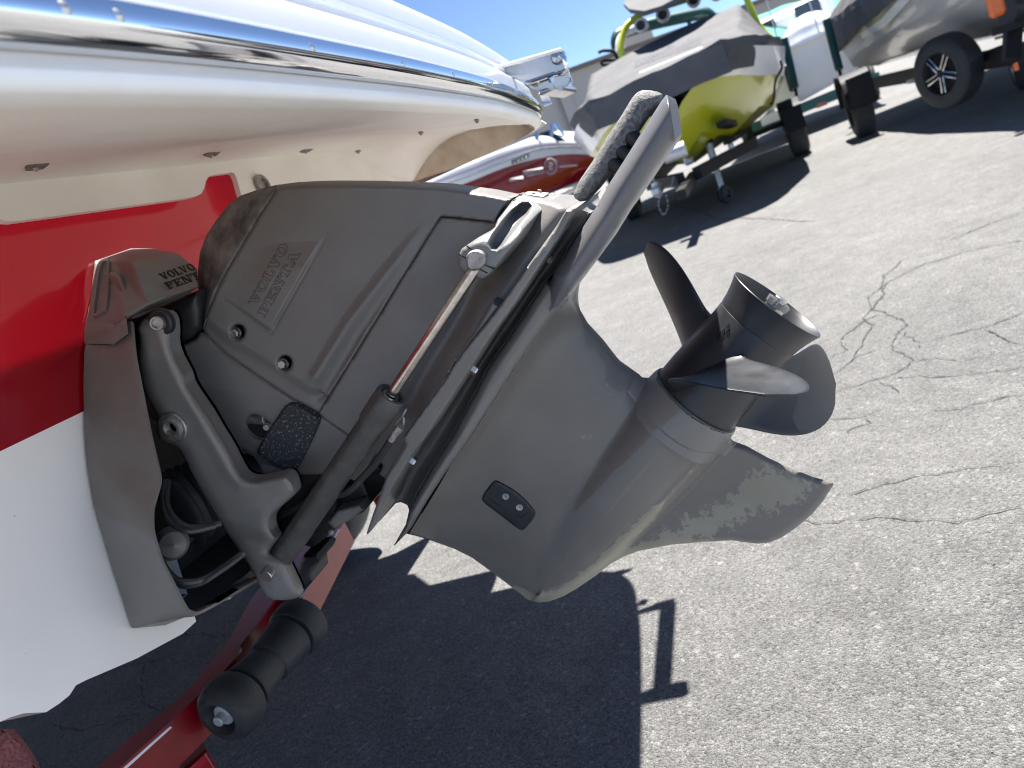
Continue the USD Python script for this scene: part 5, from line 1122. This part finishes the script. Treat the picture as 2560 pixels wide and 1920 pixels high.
for t0, t1 in ((0, .09), (.10, .20), (.21, .33), (.35, .41), (.43, .50), (.52, .61), (.62, .66), (.67, .78), (.80, .88), (.89, 1.0)):
    a_, b_ = p0 + (p1 - p0) * t0, p0 + (p1 - p0) * t1; h_ = np.array([1.0, -3.4])
    k_ = decal(np.array([a_, b_, b_ + h_, a_ + h_]), cmesh, .012, 2.0, sink=.03, least=.4, conform=True)
    if k_ is not None: obj('cover_lettering', k_, m_print, wb, smooth=False)
D_T = depth_of(F.p(0.1, 0, 2.2))
def tubes(name, crop, pts, s_, r_, m_, par=None, n=36): return obj(name, tube(atS(c(crop, *pts), s_), r_, 10, n), m_, par or wb)
tubes('tower_leg', 'C3', [(238, 300), (222, 250), (228, 190), (250, 130), (310, 75)], D_T - .2, .042, m_limet)
tubes('tower_leg', 'C3', [(958, 190), (905, 130), (872, 60), (846, 0), (830, -60)], D_T, .042, m_limet)
tubes('tower_strut', 'C3', [(212, 255), (215, 205), (240, 165), (290, 140)], D_T + .3, .05, m_white)
hoop = [(205, 245), (200, 195), (225, 165), (330, 130), (480, 95), (620, 68), (655, 75), (675, 100), (672, 122)]
obj('tower_hoop', tube(atS(c('C3', *hoop), D_T + 1.2), .085, 12, 70), m_green, wb)
tubes('hoop_brace', 'C3', [(545, 85), (575, 140), (620, 150)], D_T + 1.2, .03, m_green)
tubes('hoop_foot', 'C3', [(628, 100), (640, 165), (650, 200)], D_T + 1.1, .06, m_white); tubes('hoop_foot', 'C3', [(575, 130), (600, 190)], D_T + 1.1, .03, m_white)
bim = atS(c('C3', (240, 36), (300, -30), (600, -120), (860, -150), (560, -20), (432, 50), (345, 76), (270, 66)), np.array([8.2, 9.0, 9.0, 8.4, 7.4, 7.4, 7.5, 7.8]) + (D_T - 8.6))
obj('bimini', trimesh.convex.convex_hull(np.vstack([bim, bim + [0, 0, .05]])), m_cover, wb, smooth=30)
for q in ((325, 128), (432, 76), (582, 4), (694, -30)):
    p0_ = atS(c('C3', q), D_T - .15)[0]; sp = obj('tower_speaker', lathe(p0_ - F.u * .12, p0_ + F.u * .12, [(0, .0005), (0, .05), (.04, .075), (.14, .088), (.22, .088), (.235, .08), (.235, .06), (.215, .05), (.21, .0005)], 28), m_galv, wb)
    obj('speaker_cone', lathe(p0_ + F.u * .09, p0_ + F.u * .112, [(0, .0005), (.004, .07), (.02, .078), (.006, .03), (.015, .0005)], 24), m_dark, sp)
tubes('tower_beam', 'C3', [(310, 75), (450, 30), (620, -20), (830, -60)], D_T, .035, m_limet)
tubes('board_rack', 'C3', [(205, 290), (185, 255), (140, 250), (118, 255), (120, 262)], D_T - .1, .022, m_blackt); tubes('board_rack', 'C3', [(208, 310), (190, 300), (140, 300), (125, 312), (140, 322), (200, 318)], D_T - .1, .018, m_blackt)
tubes('cover_strap', 'C3', [(1010, 300), (1015, 340), (985, 400), (975, 500), (960, 512)], depth_of(F.p(2.2, 1.1, 1)), .012, m_blackt)
# its trailer
wt = thing('wakeboat_trailer', 'black trailer with a silver jack under the lime green boat', 'boat trailer', (0.64, 9.75, 0))
for s in (-1, 1):
    obj('side_rail', bar(F.p(-2.8, s * .62, .44), F.p(1.4, s * .62, .44), .08, .13), m_blackt, wt)
    obj('rail_arm', bar(F.p(1.4, s * .62, .44), F.p(3.0, s * .08, .46), .08, .12), m_blackt, wt)
    put_wheel(wt, F.p(0.0, s * 1.14, .33), F.v * s, .33, .22, .19)
    obj('fender', extr(Polygon([(-.46, .34), (-.40, .62), (-.26, .71), (.26, .71), (.40, .62), (.46, .34), (.43, .34), (.37, .60), (.25, .68), (-.25, .68), (-.37, .60), (-.43, .34)]), -.12, .12, F.p(0, s * 1.14, 0), F.u, np.array([0, 0, 1.0]), F.v), m_blackt, wt, smooth=40)
    obj('fender_bracket', bar(F.p(.0, s * .62, .46), F.p(0, s * 1.02, .46), .3, .06), m_blackt, wt)
    obj('guide_bunk', bar(F.p(2.3, s * .42, .60), F.p(.2, s * .55, .55), .12, .05), m_blackt, wt)
    obj('bow_guide', bar(F.p(2.75, s * .42, .80), F.p(2.3, s * .50, .74), .10, .06), m_blackt, wt)
obj('tongue', bar(F.p(2.4, 0, .42), F.p(4.2, 0, .42), .08, .08), m_blackt, wt)
obj('winch_post', bar(F.p(3.55, 0, .45), F.p(3.55, 0, .92), .09, .12), m_blackt, wt); obj('winch', cyl(F.p(3.6, -.10, .74), F.p(3.6, .10, .74), .07, 18), m_galv, wt)
jk = atZ(np.array([(1809, 488.)]), 0.12)[0]
jb = jk; 
jp0 = atS(c('C3', (650, 690)), np.linalg.norm((jk - EYE) @ _f) + 0.02)[0]
jp1 = atS(c('C3', (722, 930)), np.linalg.norm((jk - EYE) @ _f))[0]
jd = (jp1 - jp0) / np.linalg.norm(jp1 - jp0); JL = np.linalg.norm(jp1 - jp0)
jack = obj('jack', cat(cyl(jp0, jp0 + jd * JL * .62, .038, 20, bevel=.006), cyl(jp0 + jd * JL * .6, jp1, .028, 18)), m_galv, wt)
obj('jack_head', cyl(jp0 - jd * .05, jp0 + jd * .05, .05, 20, bevel=.01), m_blackt, jack)
wc = atS(c('C3', (737, 960)), np.linalg.norm((jk - EYE) @ _f) - .02)[0]
obj('jack_fork', bar(jp1, wc, .05, .11, up=(0.3, 1, 0)), m_galv, jack)
put_wheel(wt, wc, (0.75, -0.6, 0), .10, .06, .055, 0, m_blackt, name='jack_wheel')
dz = (jk - EYE) @ _f
cp = atS(c('C3', (400, 940)), dz - .4)[0]
obj('coupler', cat(bar(cp + F.u * .12, cp - F.u * .25, .09, .09, bevel=.02), cyl(cp + [0, 0, -.06], cp + [0, 0, .08], .035, 16)), m_galv, wt)
for k, pts in enumerate((((420, 950), (405, 1010), (430, 1060), (452, 1020), (440, 950)), ((440, 930), (470, 915), (480, 870)), ((380, 880), (390, 920), (372, 960)))):
    q = curve(atS(c('C3', *pts), dz - .42), 26)
    for i in range(0, len(q) - 1, 2):
        obj('chain_link', tube(np.vstack([q[i], (q[i] + q[i + 1]) / 2 + [.006, .006, 0], q[i + 1]]), .0075, 6), m_galv, wt)
for q, s_ in (((515, 645), .025), ((575, 882), .022), ((765, 720), .03), ((555, 790), .05)):
    p = atS(c('C3', q), dz + .1)[0]; obj('tail_fitting', bx(*p, s_ * 2, s_ * 2, s_ * 2, bevel=s_ * .4), m_galv, wt)

# --- red runabout to its left, seen along its side
SHR = atS(c('E4', (150, 830), (480, 690), (800, 565), (1150, 425), (1500, 335), (1800, 312), (2060, 325), (2230, 400)), np.array([8.6, 9.0, 9.5, 10.1, 10.7, 11.2, 11.5, 11.7]))
SH2 = atS(c('E4', (150, 905), (480, 795), (800, 690), (1150, 545), (1500, 420), (1800, 385), (2060, 395), (2230, 440)), np.array([8.6, 9.0, 9.5, 10.1, 10.7, 11.2, 11.5, 11.7]) - .02)
SH3 = atS(c('E4', (150, 1010), (480, 880), (800, 760), (1150, 620), (1500, 520), (1800, 470), (2060, 470), (2230, 500)), np.array([8.6, 9.0, 9.5, 10.1, 10.7, 11.2, 11.5, 11.7]) - .02)
CH = SH3 + np.array([0, 0, -1.0]) * np.array([.46, .48, .50, .52, .52, .46, .38, .24])[:, None] + np.array([0.05, .12, 0]); KL = CH + np.array([.25, .75, -.16])
away = np.array([0.16, 0.97, 0.02])
def res(p, n=60): q = curve(p, n * 2); return q[np.linspace(0, len(q) - 1, n).astype(int)]
rr = thing('red_speedboat', 'red and white speedboat on a trailer seen beyond the swim platform', 'speedboat', (*SHR[3][:2], .6))
r0, r1, r2, r3, r4 = map(res, (SHR, SH2, SH3, CH, KL))
inw_ = np.linspace(1.9, .25, 60)[:, None]
obj('hull_side', skin([r2, r2 * .5 + r3 * .5 - away * .02, r3, r4], wrap=False), m_red, rr, smooth=40, label='red hull side with white lettering')
obj('white_band', skin([r1, r2], wrap=False), m_white, rr)
obj('gunwale', skin([r1 + away * -.01, r0 * .5 + r1 * .5 - away * .035, r0 - away * .01, r0 + away * .10 + [0, 0, .02], r0 + away * inw_ + [0, 0, .05]], wrap=False), m_white, rr, smooth=50)
m_pinkline = mat('faded_red_stripe', (0.60, 0.25, 0.28), 0.5)
obj('gunwale_stripe', skin([r0 * .40 + r1 * .60 - away * .040, r0 * .52 + r1 * .48 - away * .040], wrap=False), m_pinkline, rr)
obj('rub_rail', tube(r1 - away * .02, .014, 8), m_galv, rr)
obj('far_side', skin([r0 + away * inw_ + [0, 0, .05], r3 + away * inw_ * .9], wrap=False), m_red, rr)
def sidequad(crop, pts, off, m_, name):
    q = []
    for px in c(crop, *pts):
        i = np.argmin(np.linalg.norm(project(r2) - px, axis=1)); dep = (r2[i] - EYE) @ _f - off; q.append(atS(px[None], dep)[0])
    q = np.array(q); return obj(name, trimesh.convex.convex_hull(np.vstack([q, q + away * .006])), m_, rr, smooth=False)
for k in range(9):
    x = 1240 + 22 * k; sidequad('E4', [(x, 582 - 9 * k), (x + 11, 578 - 9 * k), (x + 11, 530 - 9 * k), (x, 534 - 9 * k)], .06, m_dark, 'registration_mark')
for q in ([(1210, 740), (1360, 705), (1362, 738), (1212, 775)], [(1360, 655), (1580, 610), (1580, 625), (1362, 672)], [(1375, 680), (1590, 632), (1590, 646), (1378, 695)], [(1400, 705), (1600, 660), (1600, 672), (1402, 720)], [(1760, 600), (1960, 585), (1960, 600), (1762, 616)]):
    sidequad('E4', q, .10, m_print, 'hull_lettering')
cc_ = c('E4', (1665, 600))[0]; ring = np.array([cc_ + np.array([15 * math.cos(t), 19 * math.sin(t)]) for t in np.linspace(0, 2 * np.pi, 40)])
i = np.argmin(np.linalg.norm(project(r2) - cc_, axis=1)); dep = (r2[i] - EYE) @ _f - .11
obj('emblem', cat(tube(atS(ring, dep), .010, 6), tube(atS(np.array([cc_ + (-3, -8), cc_ + (5, -5), cc_ + (-4, 2), cc_ + (5, 6), cc_ + (-3, 9)]), dep), .014, 6, 16)), m_print, rr)
for q0, q1 in (((1520, 225), (1508, 340)), ((1680, 130), (1672, 330)), ((1720, 130), (1810, 270))):
    i = np.argmin(np.linalg.norm(project(r0) - c('E4', q1)[0], axis=1)); dep = (r0[i] - EYE) @ _f
    obj('windscreen_post', tube(atS(c('E4', q0, q1), dep + .1), .035, 8), m_chrome, rr)
wsq = atS(c('E4', (1300, 350), (1470, 260), (1650, 200), (1840, 320), (1500, 320)), 11.1)
obj('windscreen', trimesh.convex.convex_hull(np.vstack([wsq, wsq + away * .02])), m_glass, rr, smooth=False)
rt = thing('speedboat_trailer', 'white trailer frame under the red speedboat', 'boat trailer', (*r3[30][:2], 0))
obj('side_rail', tube(np.vstack([r3[5:55] + [0, 0, -.06] - away * .02]), .06, 8), m_white, rt)
for i in (14, 22): put_wheel(rt, (r3[i][0] + .1, r3[i][1] + .12, .32), -away, .32, .2, .19)
obj('tongue', bar((r3[50][0], r3[50][1] + .5, .45), (r3[59][0] + .6, r3[59][1] + .4, .45), .1, .1), m_white, rt)

# --- white boat with mint top, stern to the camera, further back
G = Local((2.35, 13.2), (0.12, 0.99))
mb = thing('mint_top_boat', 'white boat with pale mint canvas top standing between the covered boats', 'motorboat', (2.35, 13.2, .5))
STM = [(-.2, [(0, .52), (.6, .60), (1.05, .72), (1.15, 1.0), (1.18, 1.36)]), (2.5, [(0, .5), (.6, .58), (1.05, .72), (1.18, 1.0), (1.22, 1.4)]), (5.0, [(0, .6), (.3, .8), (.6, 1.0), (.8, 1.2), (.9, 1.5)]), (6.2, [(0, 1.2), (.05, 1.3), (.1, 1.4), (.14, 1.5), (.2, 1.55)])]
F_keep = F; F = G
hm_ = cat(band(0, 5, STM), fan_cap(G(np.array([(-.2, -y, z) for y, z in STM[0][1][::-1]] + [(-.2, y, z) for y, z in STM[0][1][1:]]))))
obj('hull', hm_, m_hullw, mb, smooth=25)
obj('gunwale', cat(*[bar(G.p(-.25, s * 1.16, 1.38), G.p(5.0, s * .92, 1.52), .12, .05) for s in (-1, 1)], bar(G.p(-.25, -1.2, 1.38), G.p(-.25, 1.2, 1.38), .12, .05)), m_white, mb)
obj('cabin', G.mesh(bx(1.6, 0, 1.65, 2.2, 1.7, .75, bevel=.12)), m_white, mb)
obj('cabin_window', G.mesh(bx(.49, .35, 1.75, .03, .55, .42)), m_glass, mb, smooth=False); obj('cabin_window', G.mesh(bx(.49, -.45, 1.72, .03, .40, .5)), m_glass, mb, smooth=False)
obj('engine_cover', G.mesh(trimesh.creation.icosphere(3, 1.0).apply_scale([.35, .42, .34]).apply_translation([.15, -.38, 1.45])), m_white, mb)
cnv_lo = atS(c('D5', (160, 235), (240, 282), (360, 276), (500, 250), (640, 208), (835, 140)), np.array([12.6, 12.4, 12.4, 12.4, 12.5, 12.7]))
cnv_hi = atS(c('D5', (112, 130), (230, 88), (340, 40), (470, 10), (640, -30), (850, -60)), np.array([13.2, 13.3, 13.4, 13.4, 13.5, 13.6]))
obj('canvas_top', skin([res(cnv_lo, 24), res(cnv_lo, 24) * .5 + res(cnv_hi, 24) * .5 + [0, -.05, .05], res(cnv_hi, 24), res(cnv_hi, 24) + [0.1, 1.6, .1]], wrap=False), m_mint, mb, smooth=60)
for v_ in (-1.05, -.5, .1, .6): obj('canvas_pole', tube(G([(-.28, v_, 1.4), (-.25, v_ * .95, 2.3)]), .012, 6), m_galv, mb)
obj('outdrive', G.mesh(bx(-.35, .1, .95, .16, .10, .45, bevel=.03)), m_dark, mb)
mtr = thing('teal_trailer', 'teal trailer with licence plate under the white boat with the mint top', 'boat trailer', (2.35, 13.2, 0))
obj('cross_member', G.mesh(bx(-.3, 0, .42, .1, 2.3, .16)), m_teal, mtr)
for s in (-1, 1):
    obj('side_rail', G.mesh(bx(2.2, s * .7, .42, 5.0, .08, .14)), m_teal, mtr); put_wheel(mtr, G.p(1.6, s * 1.1, .33), G.v * s)
obj('post', G.mesh(bx(-.3, -1.0, .8, .07, .07, .8)), m_teal, mtr)
obj('licence_plate', G.mesh(bx(-.37, .55, .46, .012, .30, .15)), m_white, mtr, smooth=False)
obj('tail_lamp', G.mesh(bx(-.37, -.25, .36, .02, .16, .07)), m_lens, mtr, smooth=False)

# --- grey boat under a dark cover, close on the right
K = Local((3.95, 8.9), (0.02, -1.0))
gb = thing('covered_boat', 'silver grey boat under a dark cover at the right edge', 'motorboat', (3.95, 8.9, .5)); F = K
STG = [(-2.4, [(0, .52), (.7, .62), (1.02, .74), (1.10, 1.0), (1.14, 1.42)]), (-.5, [(0, .48), (.6, .60), (1.0, .72), (1.12, 1.0), (1.18, 1.42)]), (1.5, [(0, .48), (.55, .60), (.92, .74), (1.10, 1.02), (1.18, 1.45)]), (3.2, [(0, .58), (.34, .74), (.66, .92), (.90, 1.15), (1.05, 1.50)]), (4.4, [(0, 1.0), (.1, 1.1), (.25, 1.2), (.40, 1.35), (.55, 1.55)])]
obj('hull', cat(band(0, 5, STG), fan_cap(K(np.array([(-2.4, -y, z) for y, z in STG[0][1][::-1]] + [(-2.4, y, z) for y, z in STG[0][1][1:]])))), m_silver, gb, smooth=25)
cov = []
for u, b, z in ((-2.5, 1.17, 1.42), (-.5, 1.22, 1.42), (1.5, 1.21, 1.46), (3.2, 1.08, 1.50), (4.5, .55, 1.56)):
    cr_ = np.interp(u, [-2.5, 0, 1.2, 4.5], [1.62, 2.1, 2.0, 1.66]); dr = np.interp(u, [-2.5, 0, 4.5], [.40, .22, .20])
    hf_ = [(b, z - dr), (b + .02, z - .05), (b + .01, z + .03), (.7 * b, cr_ - .04)]
    cov.append(K(np.array([(u, -y, q) for y, q in hf_] + [(u, 0, cr_)] + [(u, y, q) for y, q in hf_[::-1]])))
cmesh = cat(skin(cov, wrap=False), fan_cap(cov[0]), fan_cap(cov[-1])); v = trimesh.remesh.subdivide_to_size(cmesh.vertices, cmesh.faces, .25); cmesh = trimesh.Trimesh(*v)
cmesh.vertices = np.asarray(cmesh.vertices) + (np.column_stack([meshkit.fbm(cmesh.vertices * 3.0, 3, k) for k in range(3)]) - .5) * .06
obj('cover', cmesh, m_cover, gb, smooth=40)
obj('hull_stripe', skin([K(np.array([(u, -(y + .012), z) for u, y, z in ((-.9, 1.13, 1.10), (.3, 1.15, 1.14), (1.4, 1.15, 1.26))])), K(np.array([(u, -(y + .012), z) for u, y, z in ((-.9, 1.12, 1.04), (.3, 1.13, 1.05), (1.4, 1.14, 1.17))]))], wrap=False), m_white, gb)
obj('swim_step', K.mesh(bx(-2.62, 0, .98, .5, 1.9, .08, bevel=.02)), m_white, gb)
gt_ = thing('covered_boat_trailer', 'black trailer with guide poles and silver spoked wheel under the grey boat', 'boat trailer', (3.95, 8.9, 0))
for s in (-1, 1):
    obj('side_rail', K.mesh(bx(.6, s * .78, .42, 6.2, .09, .15)), m_blackt, gt_)
obj('frame_step', K.mesh(bx(.5, -.95, .40, 1.0, .12, .04)), m_galv, gt_)
sp_c = atS(c('D5', (1620, 550)), 6.6)[0]
put_wheel(gt_, sp_c, (-0.87, -0.49, 0.02), .315, .20, .185, 5, m_blackt, name='spare_wheel')
obj('spare_bracket', bar(sp_c + [.05, .03, 0], [sp_c[0] + .55, sp_c[1] + .2, .45], .08, .08), m_blackt, gt_)
for top, bot_, low_, dep in (((672, 150), (775, 545), ((790, 620), (830, 690), (880, 745)), 9.6), ((343, 300), (432, 690), ((440, 740), (425, 800), (420, 840)), 10.3)):
    pole = obj('guide_pole', tube(atS(c('D5', bot_, *low_), dep), .022, 8), m_blackt, gt_)
    obj('pole_sleeve', cyl(*atS(c('D5', top, bot_), dep), .052, 16, bevel=.01), m_green, pole)
ps = atS(c('D5', (2140, 40), (2110, 470)), 5.3)
wp = obj('winch_post', bar(*ps, .10, .08, up=(0, 1, 0)), m_blackt, gt_)
obj('winch_stop', bar(*atS(c('D5', (1980, 250), (2212, 175)), 5.2), .05, .05), m_blackt, wp)
obj('winch_drum', cyl(*atS(c('D5', (2080, 90), (2230, 60)), 5.2), .10, 20), m_dark, wp)
obj('amber_lamp', bx(*atS(c('D5', (1990, 30)), 5.1)[0], .10, .06, .17, bevel=.02), m_amber, wp)
obj('amber_reflector', bx(*atS(c('D5', (2150, 520)), 5.05)[0], .02, .03, .05), m_amber, wp)
obj('tongue', K.mesh(bx(4.2, 0, .45, 2.4, .1, .12)), m_blackt, gt_)
tj = atZ(c('D5', (2215, 690)), 0.0)[0]
put_wheel(gt_, tj + [0, 0, .2], (-.95, .2, 0), .2, .12, .1, 0, m_galv, name='jack_wheel')
# block wheel standing at the stern, tread on
tw_ = atZ(c('D5', (985, 1060)), 0.0)[0]
put_wheel(gt_, tw_ + [0.02, .1, .33], (-1, .05, 0), .33, .22, .19, 0, m_blackt)
obj('fender', extr(Polygon([(-.44, .36), (-.38, .64), (-.26, .74), (.26, .74), (.38, .64), (.44, .36), (.41, .36), (.35, .62), (.24, .71), (-.24, .71), (-.35, .62), (-.41, .36)]), -.15, .15, tw_ * [1, 1, 0] + [.02, .1, 0], np.array([.05, 1.0, 0]), np.array([0, 0, 1.0]), np.array([1.0, 0, 0])), m_blackt, gt_, smooth=40)
obj('mud_flap', bx(tw_[0] + .02, tw_[1] - .32, .52, .26, .03, .34), m_blackt, gt_)
F = F_keep
